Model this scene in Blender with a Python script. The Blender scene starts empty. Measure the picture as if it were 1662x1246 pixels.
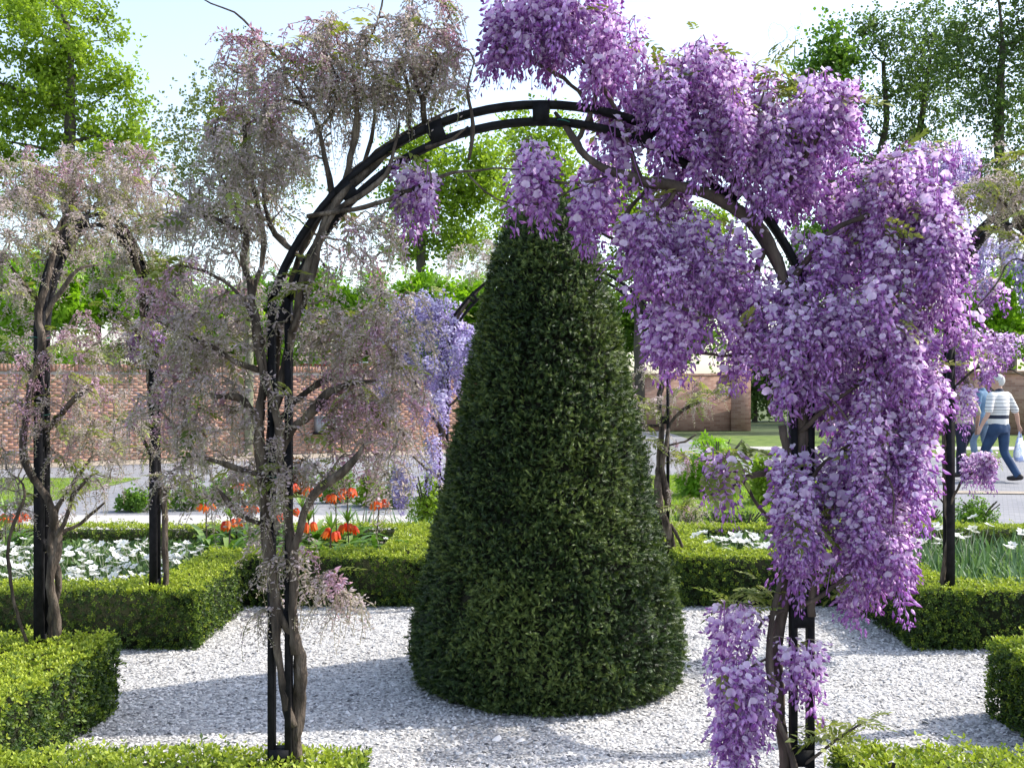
import bpy, math, random
import numpy as np
from mathutils import Vector, Matrix, Euler

random.seed(7)
RNG = np.random.default_rng(7)
S = bpy.context.scene
COL = S.collection
R = math.radians

# ---------------------------------------------------------------- camera, sky, sun, exposure
F, H = 1754.0, 1.60                      # focal length in photo pixels, eye height in metres
cam_d = bpy.data.cameras.new('camera')
cam_d.sensor_width = 36.0
cam_d.lens = 36.0 * F / 1662.0
cam_d.clip_start = 0.05
cam_d.clip_end = 2000
cam = bpy.data.objects.new('camera', cam_d)
COL.objects.link(cam)
cam.location = (0, 0, H)
cam.rotation_euler = (R(90), 0, 0)
S.camera = cam

SUN_EL = R(43)
SUN_AZ = R(16)                           # sun stands to the right (+x) and slightly ahead (+y)
sun_dir = Vector((math.cos(SUN_EL) * math.cos(SUN_AZ), math.cos(SUN_EL) * math.sin(SUN_AZ), math.sin(SUN_EL)))
W = bpy.data.worlds.new('World')
S.world = W
W.use_nodes = True
nt = W.node_tree
bg = nt.nodes['Background']
sky = nt.nodes.new('ShaderNodeTexSky')
sky.sky_type = 'NISHITA'
sky.sun_disc = False
sky.sun_elevation = SUN_EL
sky.sun_rotation = R(90) - SUN_AZ
sky.air_density = 1.0
sky.dust_density = 1.6
sky.ozone_density = 1.0
haze = nt.nodes.new('ShaderNodeHueSaturation')      # thin milky spring haze over the whole sky
haze.inputs['Saturation'].default_value = 0.8
nt.links.new(sky.outputs[0], haze.inputs['Color'])
nt.links.new(haze.outputs[0], bg.inputs[0])
bg.inputs[1].default_value = 0.15
sl = bpy.data.lights.new('sun', 'SUN')
sl.energy = 2.35
sl.angle = R(0.53)
sl.color = (1.0, 0.95, 0.86)
so = bpy.data.objects.new('sun', sl)
COL.objects.link(so)
so.rotation_euler = (-sun_dir).to_track_quat('-Z', 'Y').to_euler()
S.view_settings.view_transform = 'Standard'
S.view_settings.look = 'None'
S.view_settings.gamma = 1.0
S.view_settings.exposure = 1.29
S.render.engine = 'CYCLES'
S.cycles.max_bounces = 7
S.cycles.diffuse_bounces = 3
S.cycles.transmission_bounces = 4


def P(px, py, d):
    """photo pixel at a known depth -> world point"""
    return np.array([(px - 831.0) * d / F, d, H - (py - 623.0) * d / F])


# ---------------------------------------------------------------- helpers
def tag(o, label=None, cat=None, group=None, kind=None):
    if label: o['label'] = label
    if cat: o['category'] = cat
    if group: o['group'] = group
    if kind: o['kind'] = kind
    return o


def empty(name, loc=(0, 0, 0), label=None, cat=None, group=None, rz=0.0):
    o = bpy.data.objects.new(name, None)
    o.empty_display_size = 0.1
    COL.objects.link(o)
    o.location = loc
    o.rotation_euler = (0, 0, rz)
    return tag(o, label, cat, group)


def mk(name, mesh, parent=None, loc=(0, 0, 0), rot=(0, 0, 0), sc=1.0):
    o = bpy.data.objects.new(name, mesh)
    COL.objects.link(o)
    o.location = loc
    o.rotation_euler = rot
    if sc != 1.0:
        o.scale = (sc, sc, sc) if np.isscalar(sc) else sc
    if parent is not None:
        o.parent = parent
    return o


class MB:
    """collects numpy geometry into one mesh"""
    def __init__(self):
        self.V, self.F, self.T, self.n = [], [], [], 0

    def add(self, V, Fc, tint=0.5):
        V = np.asarray(V, float)
        t = np.full(len(V), tint, float) if np.isscalar(tint) else np.asarray(tint, float)
        self.V.append(V); self.T.append(t)
        if isinstance(Fc, list):
            by = {}
            for f in Fc: by.setdefault(len(f), []).append(f)
            for k in by: self.F.append(np.asarray(by[k], int) + self.n)
        else:
            self.F.append(np.asarray(Fc, int) + self.n)
        self.n += len(V)
        return self

    def inst(self, tv, tf, pos, basis, scale, tint):
        """tv (n,3), tf (k,m); pos (N,3), basis (N,3,3) columns = axes; scale (N,) ; tint (N,n) or (N,)"""
        N, n = len(pos), len(tv)
        if N == 0: return self
        V = np.einsum('nij,vj->nvi', basis, tv) * np.asarray(scale).reshape(N, 1, 1) + pos[:, None, :]
        Fc = (tf[None, :, :] + (np.arange(N) * n)[:, None, None]).reshape(-1, tf.shape[1])
        t = np.repeat(tint[:, None], n, 1) if np.ndim(tint) == 1 else tint
        return self.add(V.reshape(-1, 3), Fc, t.reshape(-1))

    def box(self, lo, hi, tint=0.5):
        x0, y0, z0 = lo; x1, y1, z1 = hi
        V = [(x0, y0, z0), (x1, y0, z0), (x1, y1, z0), (x0, y1, z0), (x0, y0, z1), (x1, y0, z1), (x1, y1, z1), (x0, y1, z1)]
        Fc = np.array([(0, 3, 2, 1), (4, 5, 6, 7), (0, 1, 5, 4), (1, 2, 6, 5), (2, 3, 7, 6), (3, 0, 4, 7)])
        return self.add(V, Fc, tint)

    def tube(self, pts, rad, sides=8, tint=0.5, cap=True, flat=None, wob=0.0):
        pts = np.asarray(pts, float); n = len(pts)
        rad = np.full(n, rad) if np.isscalar(rad) else np.asarray(rad, float)
        tg = np.gradient(pts, axis=0)
        tg /= np.linalg.norm(tg, axis=1)[:, None] + 1e-9
        up = np.array([0, 1.0, 0]) if abs(tg[0][1]) < 0.9 else np.array([1.0, 0, 0])
        a = np.cross(tg[0], up); a /= np.linalg.norm(a)
        ring = np.linspace(0, 2 * np.pi, sides, endpoint=False)
        V = []
        for i in range(n):
            a = a - tg[i] * np.dot(a, tg[i]); a /= np.linalg.norm(a) + 1e-9
            b = np.cross(tg[i], a)
            r = rad[i] * (1 + (wob * RNG.normal(size=sides) if wob else 0))
            V.append(pts[i] + (np.cos(ring) * r)[:, None] * a + (np.sin(ring) * r)[:, None] * b)
        V = np.concatenate(V)
        i = np.arange(n - 1)[:, None] * sides; j = np.arange(sides)[None, :]; j2 = (j + 1) % sides
        Fc = np.stack([i + j, i + j2, i + sides + j2, i + sides + j], -1).reshape(-1, 4)
        base = self.n
        self.add(V, Fc, tint)
        if cap:
            self.F.append(np.array([list(range(base + sides - 1, base - 1, -1))]))
            self.F.append(np.array([list(range(base + (n - 1) * sides, base + n * sides))]))
        return self

    def lathe(self, prof, sides=16, center=(0, 0, 0), tint=0.5, sx=1, sy=1):
        prof = np.asarray(prof, float)
        th = np.linspace(0, 2 * np.pi, sides, endpoint=False)
        V = np.stack([prof[:, 0][:, None] * np.cos(th) * sx, prof[:, 0][:, None] * np.sin(th) * sy,
                      np.repeat(prof[:, 1][:, None], sides, 1)], -1).reshape(-1, 3) + np.asarray(center)
        n = len(prof)
        i = np.arange(n - 1)[:, None] * sides; j = np.arange(sides)[None, :]; j2 = (j + 1) % sides
        Fc = np.stack([i + j, i + j2, i + sides + j2, i + sides + j], -1).reshape(-1, 4)
        return self.add(V, Fc, tint)

    def ellipsoid(self, c, r, seg=12, rings=8, tint=0.5):
        ph = np.linspace(-np.pi / 2, np.pi / 2, rings + 1)
        prof = np.stack([np.cos(ph) * 0.9999 + 1e-4, np.sin(ph)], 1)
        b = self.n
        self.lathe(prof, seg, tint=tint)
        self.V[-1] = self.V[-1] * np.asarray(r) + np.asarray(c)
        self.F.append(np.array([list(range(b + seg - 1, b - 1, -1))]))
        self.F.append(np.array([list(range(b + rings * seg, b + (rings + 1) * seg))]))
        return self

    def mesh(self, name, mat, smooth=False):
        me = bpy.data.meshes.new(name)
        V = np.concatenate(self.V) if self.V else np.zeros((0, 3))
        me.vertices.add(len(V)); me.vertices.foreach_set('co', V.astype(np.float32).ravel())
        loops = np.concatenate([f.ravel() for f in self.F]).astype(np.int32)
        tot = np.concatenate([np.full(len(f), f.shape[1]) for f in self.F]).astype(np.int32)
        me.loops.add(len(loops)); me.loops.foreach_set('vertex_index', loops)
        me.polygons.add(len(tot))
        st = np.concatenate([[0], np.cumsum(tot)[:-1]]).astype(np.int32)
        me.polygons.foreach_set('loop_start', st)
        me.polygons.foreach_set('loop_total', tot)
        if smooth: me.polygons.foreach_set('use_smooth', np.ones(len(tot), bool))
        me.update(calc_edges=True)
        at = me.attributes.new('tint', 'FLOAT', 'POINT')
        at.data.foreach_set('value', np.concatenate(self.T).astype(np.float32))
        if mat: me.materials.append(mat)
        return me

    def build(self, name, mat, parent=None, smooth=False, loc=(0, 0, 0), rot=(0, 0, 0), kind=None):
        o = mk(name, self.mesh(name, mat, smooth), parent, loc, rot)
        if kind: o['kind'] = kind
        return o


def smooth_path(pts, step):
    """Catmull-Rom resample of (n,k) control points"""
    pts = np.asarray(pts, float)
    q = np.vstack([2 * pts[0] - pts[1], pts, 2 * pts[-1] - pts[-2]])
    out = []
    for i in range(1, len(q) - 2):
        L = np.linalg.norm(q[i + 1][:3] - q[i][:3]); n = max(2, int(L / step))
        t = np.linspace(0, 1, n, endpoint=False)[:, None]
        a, b, c, d = q[i - 1], q[i], q[i + 1], q[i + 2]
        out.append(0.5 * ((2 * b) + (-a + c) * t + (2 * a - 5 * b + 4 * c - d) * t ** 2 + (-a + 3 * b - 3 * c + d) * t ** 3))
    out.append(q[-2][None])
    return np.vstack(out)


def rand_basis(N, rng=RNG):
    q = rng.normal(size=(N, 4)); q /= np.linalg.norm(q, axis=1)[:, None]
    w, x, y, z = q.T
    return np.stack([np.stack([1 - 2 * (y * y + z * z), 2 * (x * y - z * w), 2 * (x * z + y * w)], -1),
                     np.stack([2 * (x * y + z * w), 1 - 2 * (x * x + z * z), 2 * (y * z - x * w)], -1),
                     np.stack([2 * (x * z - y * w), 2 * (y * z + x * w), 1 - 2 * (x * x + y * y)], -1)], 1)


def basis_from(nrm, spin=None):
    """columns: x, y, z with z = nrm, spun at random about it"""
    N = len(nrm)
    z = nrm / (np.linalg.norm(nrm, axis=1)[:, None] + 1e-9)
    ref = np.where(np.abs(z[:, 2:3]) < 0.95, np.array([[0, 0, 1.0]]), np.array([[1.0, 0, 0]]))
    x = np.cross(ref, z); x /= np.linalg.norm(x, axis=1)[:, None]
    y = np.cross(z, x)
    a = RNG.uniform(0, 2 * np.pi, N) if spin is None else np.asarray(spin)
    c, s = np.cos(a)[:, None], np.sin(a)[:, None]
    return np.stack([x * c + y * s, -x * s + y * c, z], -1)


# ---------------------------------------------------------------- materials
def new_mat(name):
    m = bpy.data.materials.new(name); m.use_nodes = True
    n = m.node_tree.nodes
    return m, n, m.node_tree.links, n['Principled BSDF'], n['Material Output']


def ramp(n, stops):
    r = n.new('ShaderNodeValToRGB')
    el = r.color_ramp.elements
    while len(el) < len(stops): el.new(0.5)
    for e, (p, c) in zip(el, stops):
        e.position = p; e.color = (*c, 1)
    return r


def leaf_mat(name, stops, transl=0.35, rough=0.55, spec=0.3, objvar=0.0, tcol=(1.15, 1.2, 0.55)):
    m, n, l, b, out = new_mat(name)
    at = n.new('ShaderNodeAttribute'); at.attribute_name = 'tint'
    r = ramp(n, stops); l.new(at.outputs['Fac'], r.inputs[0])
    src = r.outputs[0]
    if objvar:
        oi = n.new('ShaderNodeObjectInfo')
        mr = n.new('ShaderNodeMapRange'); mr.inputs[3].default_value = 1 - objvar; mr.inputs[4].default_value = 1 + objvar
        l.new(oi.outputs['Random'], mr.inputs[0])
        hs = n.new('ShaderNodeHueSaturation'); l.new(mr.outputs[0], hs.inputs['Value'])
        mr2 = n.new('ShaderNodeMapRange'); mr2.inputs[3].default_value = 0.5 - objvar * 0.09; mr2.inputs[4].default_value = 0.5 + objvar * 0.09
        ml = n.new('ShaderNodeMath'); ml.operation = 'MULTIPLY'; ml.inputs[1].default_value = 7.31
        fr = n.new('ShaderNodeMath'); fr.operation = 'FRACT'
        l.new(oi.outputs['Random'], ml.inputs[0]); l.new(ml.outputs[0], fr.inputs[0]); l.new(fr.outputs[0], mr2.inputs[0])
        l.new(mr2.outputs[0], hs.inputs['Hue']); l.new(src, hs.inputs['Color']); src = hs.outputs[0]
    l.new(src, b.inputs['Base Color'])
    b.inputs['Roughness'].default_value = rough
    b.inputs['Specular IOR Level'].default_value = spec
    if transl > 0:
        t = n.new('ShaderNodeBsdfTranslucent'); mx = n.new('ShaderNodeMixShader'); mx.inputs[0].default_value = transl
        mm = n.new('ShaderNodeMix'); mm.data_type = 'RGBA'; mm.blend_type = 'MULTIPLY'; mm.inputs[0].default_value = 1.0
        mm.inputs[7].default_value = (*tcol, 1)
        l.new(src, mm.inputs[6]); l.new(mm.outputs[2], t.inputs[0])
        l.new(b.outputs[0], mx.inputs[1]); l.new(t.outputs[0], mx.inputs[2]); l.new(mx.outputs[0], out.inputs[0])
    return m


def noise_mat(name, stops, scale=8.0, detail=6.0, rough=0.8, bump=0.0, bscale=None, metal=0.0, spec=0.4, stretch=None, coords='Object'):
    m, n, l, b, out = new_mat(name)
    tc = n.new('ShaderNodeTexCoord')
    vec = tc.outputs[coords]
    if stretch:
        mp = n.new('ShaderNodeMapping'); mp.inputs['Scale'].default_value = stretch
        l.new(vec, mp.inputs[0]); vec = mp.outputs[0]
    nz = n.new('ShaderNodeTexNoise'); nz.inputs['Scale'].default_value = scale; nz.inputs['Detail'].default_value = detail
    l.new(vec, nz.inputs['Vector'])
    r = ramp(n, stops); l.new(nz.outputs[0], r.inputs[0]); l.new(r.outputs[0], b.inputs['Base Color'])
    b.inputs['Roughness'].default_value = rough; b.inputs['Metallic'].default_value = metal
    b.inputs['Specular IOR Level'].default_value = spec
    if bump:
        nb = n.new('ShaderNodeTexNoise'); nb.inputs['Scale'].default_value = bscale or scale * 4; nb.inputs['Detail'].default_value = 8
        l.new(vec, nb.inputs['Vector'])
        bp = n.new('ShaderNodeBump'); bp.inputs['Strength'].default_value = bump; bp.inputs['Distance'].default_value = 0.02
        l.new(nb.outputs[0], bp.inputs['Height']); l.new(bp.outputs[0], b.inputs['Normal'])
    return m


M = {}
M['yew'] = leaf_mat('yew_needles', [(0.0, (0.012, 0.026, 0.008)), (0.45, (0.035, 0.07, 0.018)), (1.0, (0.15, 0.20, 0.05))], 0.2, 0.5, 0.35)
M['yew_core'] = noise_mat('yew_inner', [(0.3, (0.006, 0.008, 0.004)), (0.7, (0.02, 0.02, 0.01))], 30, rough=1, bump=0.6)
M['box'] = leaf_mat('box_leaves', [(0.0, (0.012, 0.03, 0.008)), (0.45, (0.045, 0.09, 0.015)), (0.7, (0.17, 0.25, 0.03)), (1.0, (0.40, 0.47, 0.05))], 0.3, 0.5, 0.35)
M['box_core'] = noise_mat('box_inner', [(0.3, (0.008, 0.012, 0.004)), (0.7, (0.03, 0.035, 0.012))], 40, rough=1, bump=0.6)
M['bark'] = noise_mat('vine_bark', [(0.32, (0.022, 0.016, 0.012)), (0.5, (0.085, 0.064, 0.048)), (0.68, (0.20, 0.158, 0.122))], 30, rough=0.9, bump=1.0, bscale=70, stretch=(1, 1, 0.25))
M['bark_dark'] = noise_mat('shaded_vine_bark', [(0.25, (0.035, 0.025, 0.022)), (0.5, (0.085, 0.062, 0.05)), (0.75, (0.16, 0.12, 0.095))], 22, rough=0.9, bump=0.7, bscale=60, stretch=(1, 1, 0.25))
M['twig'] = noise_mat('vine_twig', [(0.3, (0.11, 0.085, 0.065)), (0.7, (0.28, 0.23, 0.18))], 15, rough=0.85)
M['tree_bark'] = noise_mat('tree_bark', [(0.3, (0.035, 0.03, 0.024)), (0.7, (0.13, 0.11, 0.085))], 5, rough=0.95, bump=0.5, bscale=20, stretch=(1, 1, 0.3))
M['grey_bark'] = noise_mat('pale_tree_bark', [(0.3, (0.11, 0.12, 0.075)), (0.7, (0.24, 0.25, 0.16))], 4, rough=0.95, bump=0.4, bscale=20)
M['iron'] = noise_mat('black_painted_iron', [(0.3, (0.006, 0.006, 0.007)), (0.7, (0.018, 0.017, 0.02))], 30, rough=0.7, bump=0.1, spec=0.15)
M['tie'] = noise_mat('green_wire', [(0.3, (0.01, 0.10, 0.08)), (0.7, (0.02, 0.16, 0.12))], 10, rough=0.5)
M['bloom'] = leaf_mat('wisteria_petals', [(0.0, (0.88, 0.81, 0.92)), (0.28, (0.81, 0.66, 0.86)), (0.62, (0.60, 0.35, 0.68)), (1.0, (0.37, 0.12, 0.45))], 0.52, 0.6, 0.2, 0.16, tcol=(1.1, 0.95, 1.1))
M['bloom_blue'] = leaf_mat('wisteria_petals_blue', [(0.0, (0.82, 0.78, 0.93)), (0.35, (0.71, 0.64, 0.86)), (0.7, (0.54, 0.44, 0.72)), (1.0, (0.38, 0.27, 0.56))], 0.42, 0.6, 0.2, 0.12, tcol=(1.0, 1.0, 1.1))
M['bud'] = leaf_mat('wisteria_buds', [(0.0, (0.40, 0.39, 0.22)), (0.35, (0.60, 0.54, 0.46)), (0.75, (0.70, 0.60, 0.60)), (1.0, (0.84, 0.70, 0.79))], 0.58, 0.75, 0.15, 0.2, tcol=(1, 1, 1))
M['bud_pink'] = leaf_mat('wisteria_pink_buds', [(0.0, (0.34, 0.26, 0.20)), (0.35, (0.55, 0.34, 0.42)), (0.7, (0.72, 0.45, 0.58)), (1.0, (0.85, 0.70, 0.82))], 0.35, 0.7, 0.15, 0.15, tcol=(1, 0.95, 1))
M['young_leaf'] = leaf_mat('young_wisteria_leaves', [(0.0, (0.10, 0.14, 0.03)), (0.5, (0.24, 0.28, 0.07)), (1.0, (0.40, 0.42, 0.14))], 0.4)
M['gravel_chip'] = leaf_mat('gravel_chips', [(0.0, (0.10, 0.10, 0.11)), (0.25, (0.33, 0.325, 0.33)), (0.65, (0.62, 0.605, 0.59)), (1.0, (0.80, 0.78, 0.76))], 0.0, 0.85, 0.3)

# ---------------------------------------------------------------- ground and paths
def sheet(name, x0, x1, y0, y1, z, mat, kind='structure', pts=None, nx=1, ny=1):
    mb = MB()
    if pts is not None:
        mb.add([(x, y, z) for x, y in pts], [list(range(len(pts)))])
    else:
        xs, ys = np.linspace(x0, x1, nx + 1), np.linspace(y0, y1, ny + 1)
        V = [(x, y, z) for y in ys for x in xs]
        Fc = [[j * (nx + 1) + i, j * (nx + 1) + i + 1, (j + 1) * (nx + 1) + i + 1, (j + 1) * (nx + 1) + i] for j in range(ny) for i in range(nx)]
        mb.add(V, Fc)
    return mb.build(name, mat, kind=kind)


def gravel_mat():
    m, n, l, b, out = new_mat('gravel_bed')
    tc = n.new('ShaderNodeTexCoord')
    v = n.new('ShaderNodeTexVoronoi'); v.inputs['Scale'].default_value = 55; l.new(tc.outputs['Object'], v.inputs[0])
    r = ramp(n, [(0.0, (0.20, 0.20, 0.205)), (0.45, (0.44, 0.43, 0.425)), (1.0, (0.68, 0.665, 0.645))])
    sx = n.new('ShaderNodeSeparateColor'); l.new(v.outputs['Color'], sx.inputs[0]); l.new(sx.outputs[0], r.inputs[0])
    nz = n.new('ShaderNodeTexNoise'); nz.inputs['Scale'].default_value = 1.7; nz.inputs['Detail'].default_value = 5; l.new(tc.outputs['Object'], nz.inputs[0])
    r2 = ramp(n, [(0.3, (0.82, 0.80, 0.77)), (0.7, (1, 1, 1))]); l.new(nz.outputs[0], r2.inputs[0])
    mx = n.new('ShaderNodeMix'); mx.data_type = 'RGBA'; mx.blend_type = 'MULTIPLY'; mx.inputs[0].default_value = 1
    l.new(r.outputs[0], mx.inputs[6]); l.new(r2.outputs[0], mx.inputs[7]); l.new(mx.outputs[2], b.inputs['Base Color'])
    bp = n.new('ShaderNodeBump'); bp.inputs['Strength'].default_value = 0.8; bp.inputs['Distance'].default_value = 0.012; bp.invert = True
    l.new(v.outputs['Distance'], bp.inputs['Height']); l.new(bp.outputs[0], b.inputs['Normal'])
    b.inputs['Roughness'].default_value = 0.9
    return m


def paving_mat():
    m, n, l, b, out = new_mat('clinker_paving')
    tc = n.new('ShaderNodeTexCoord')
    mp = n.new('ShaderNodeMapping'); mp.inputs['Rotation'].default_value = (0, 0, R(24)); l.new(tc.outputs['Object'], mp.inputs[0])
    br = n.new('ShaderNodeTexBrick'); br.inputs['Scale'].default_value = 4.2; br.inputs['Mortar Size'].default_value = 0.012
    br.inputs['Color1'].default_value = (0.22, 0.225, 0.25, 1); br.inputs['Color2'].default_value = (0.30, 0.295, 0.31, 1); br.inputs['Mortar'].default_value = (0.13, 0.13, 0.13, 1)
    l.new(mp.outputs[0], br.inputs[0])
    nz = n.new('ShaderNodeTexNoise'); nz.inputs['Scale'].default_value = 0.6; nz.inputs['Detail'].default_value = 6; l.new(tc.outputs['Object'], nz.inputs[0])
    r2 = ramp(n, [(0.3, (0.8, 0.8, 0.82)), (0.7, (1.1, 1.08, 1.04))]); l.new(nz.outputs[0], r2.inputs[0])
    mx = n.new('ShaderNodeMix'); mx.data_type = 'RGBA'; mx.blend_type = 'MULTIPLY'; mx.inputs[0].default_value = 1
    l.new(br.outputs[0], mx.inputs[6]); l.new(r2.outputs[0], mx.inputs[7]); l.new(mx.outputs[2], b.inputs['Base Color'])
    b.inputs['Roughness'].default_value = 0.85
    return m


M['gravel'] = gravel_mat()
M['paving'] = paving_mat()
M['lawn'] = noise_mat('lawn_grass', [(0.3, (0.075, 0.13, 0.02)), (0.55, (0.14, 0.20, 0.035)), (0.75, (0.22, 0.26, 0.06))], 3.0, 8, 0.95, 0.6, 90)
M['earth'] = noise_mat('park_ground', [(0.3, (0.05, 0.08, 0.02)), (0.7, (0.12, 0.14, 0.05))], 0.5, 8, 1.0, 0.5, 20)
M['soil'] = noise_mat('bed_soil', [(0.3, (0.025, 0.018, 0.012)), (0.7, (0.07, 0.05, 0.035))], 12, 8, 1.0, 0.8, 60)
M['pale_path'] = noise_mat('pale_gravel_path', [(0.3, (0.38, 0.355, 0.33)), (0.7, (0.54, 0.51, 0.48))], 20, 8, 0.95, 0.4, 80)
M['sandy'] = noise_mat('sandy_path', [(0.3, (0.30, 0.25, 0.20)), (0.7, (0.42, 0.36, 0.29))], 6, 8, 0.95, 0.4, 60)

sheet('ground', -700, 700, -60, 1300, -0.012, M['earth'])
sheet('gravel_court', -7.5, 8, 0.2, 10.4, 0.0, M['gravel'])
sheet('gravel_path', -14, -0.6, 11.6, 13.2, 0.0, M['pale_path'])
sheet('paved_path', -26, 0.55, 13.2, 30, -0.003, M['paving'])
sheet('paved_path', 0.55, 5.15, 19.02, 36.6, -0.003, M['paving'])
sheet('paved_path', 5.15, 24, 12.4, 23.6, -0.003, M['paving'])
sheet('lawn', -24, -6.3, 14.6, 18.4, 0.004, M['lawn'])
sheet('wall_verge', 0, 0, 0, 0, 0.004, M['sandy'], pts=[(-13, 18.3), (-12.5, 19.9), (1.4, 28.3), (2.0, 26.9)])
sheet('lawn', 0.56, 5.1, 10.6, 19.0, -0.004, M['lawn'])
sheet('lawn', 5.9, 24.0, 23.7, 33.5, -0.004, M['lawn'])
sheet('kerb_strip', 0, 0, 0, 0, 0.010, M['sandy'], pts=[(5.3, 15.9), (13.5, 15.0), (13.5, 15.35), (5.2, 16.3)])
sheet('lawn_path', 6.0, 22, 26.2, 27.6, 0.004, M['pale_path'])

# beds -------------------------------------------------------------------------------------
BEDS = {  # hedge boxes (x0, x1, y0, y1) of each planting bed, and its soil polygon
    'nw': dict(boxes=[(-5.6, -1.9, 6.5, 6.85), (-2.25, -1.9, 6.5, 8.1), (-2.25, -0.62, 7.75, 8.1), (-0.97, -0.62, 7.75, 9.62), (-6.6, -0.62, 9.28, 9.62)],
               soil=[(-6.6, 6.55), (-1.95, 6.55), (-1.95, 7.8), (-0.68, 7.8), (-0.68, 9.58), (-6.6, 9.58)]),
    'ne': dict(boxes=[(2.42, 6.0, 6.5, 6.87), (2.42, 2.78, 6.5, 8.1), (1.2, 2.78, 7.75, 8.1), (1.2, 1.55, 7.75, 9.62), (1.2, 6.6, 9.28, 9.62)],
               soil=[(1.26, 7.8), (2.47, 7.8), (2.47, 6.55), (6.6, 6.55), (6.6, 9.58), (1.26, 9.58)]),
    'sw': dict(boxes=[(-5.2, -1.95, 4.98, 5.33), (-2.3, -1.95, 3.36, 5.33), (-2.3, -0.49, 3.36, 3.7), (-0.84, -0.49, 2.2, 3.7)],
               soil=[(-5.2, 2.2), (-0.55, 2.2), (-0.55, 3.65), (-2.0, 3.65), (-2.0, 5.28), (-5.2, 5.28)]),
    'se': dict(boxes=[(2.32, 5.2, 4.9, 5.25), (2.32, 2.67, 3.36, 5.25), (1.1, 2.67, 3.36, 3.7), (1.1, 1.45, 2.2, 3.7)],
               soil=[(1.16, 2.2), (5.2, 2.2), (5.2, 5.2), (2.38, 5.2), (2.38, 3.65), (1.16, 3.65)]),
}
for k, b in BEDS.items():
    sheet('bed_soil', 0, 0, 0, 0, 0.03, M['soil'], pts=b['soil'])
CONE = np.array([0.19, 5.87])

# real chips over the part of the court that is in view
def in_poly(x, y, poly):
    ins = np.zeros(len(x), bool); n = len(poly)
    for i in range(n):
        (x1, y1), (x2, y2) = poly[i], poly[(i + 1) % n]
        c = ((y1 > y) != (y2 > y)) & (x < (x2 - x1) * (y - y1) / (y2 - y1 + 1e-12) + x1)
        ins ^= c
    return ins

def gravel():
    N = 112000
    x = RNG.uniform(-3.4, 3.9, N); y = 3.2 + (RNG.uniform(0, 1, N) ** 1.35) * 4.9
    keep = np.abs(x) < 0.5 * y + 0.05
    for b in BEDS.values(): keep &= ~in_poly(x, y, b['soil'])
    keep &= (x - CONE[0]) ** 2 + (y - CONE[1]) ** 2 > 0.6 ** 2
    x, y = x[keep], y[keep]; N = len(x)
    a = np.linspace(0, 2 * np.pi, 5, endpoint=False)
    rr = np.array([1, 0.75, 1.1, 0.8, 0.95])
    tv = np.vstack([np.stack([np.cos(a) * rr, np.sin(a) * rr * 0.66, np.zeros(5) - 0.1], 1), [[0.2, -0.1, 0.42]]])
    tf = np.array([(i, (i + 1) % 5, 5) for i in range(5)])
    nrm = np.stack([RNG.normal(0, 0.33, N), RNG.normal(0, 0.33, N), np.ones(N)], 1)
    sc = RNG.lognormal(math.log(0.0091), 0.34, N)
    t = np.clip(RNG.normal(0.56, 0.26, N), 0, 1)
    mb = MB(); mb.inst(tv, tf, np.stack([x, y, sc * 0.15], 1), basis_from(nrm), sc, t)
    o = mb.build('gravel_chips', M['gravel_chip'])
    tag(o, 'loose pale grey and white stone chips covering the garden court', 'gravel', kind='stuff')
gravel()

# ---------------------------------------------------------------- clipped box hedges
def leaf_sprig(nl, ln, wd, spread, lift):
    """a few folded rhombic leaves fanning out of one point; z is outwards"""
    V, Fc, T = [], [], []
    for i in range(nl):
        a = 2 * math.pi * i / nl + 0.4
        s = spread * (0.55 + 0.45 * ((i * 7) % 3) / 2)
        d = np.array([math.cos(a) * s, math.sin(a) * s, lift]); d /= np.linalg.norm(d)
        side = np.cross(d, [0, 0, 1.0]); side /= np.linalg.norm(side) + 1e-9
        L = ln * (0.8 + 0.3 * ((i * 5) % 4) / 3)
        b = len(V)
        V += [np.zeros(3) + d * 0.1 * L, d * L * 0.55 + side * wd, d * L, d * L * 0.55 - side * wd]
        Fc += [(b, b + 1, b + 2), (b, b + 2, b + 3)]
        T += [-0.08, 0, 0.12, 0]
    return np.array(V), np.array(Fc), np.array(T)


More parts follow.
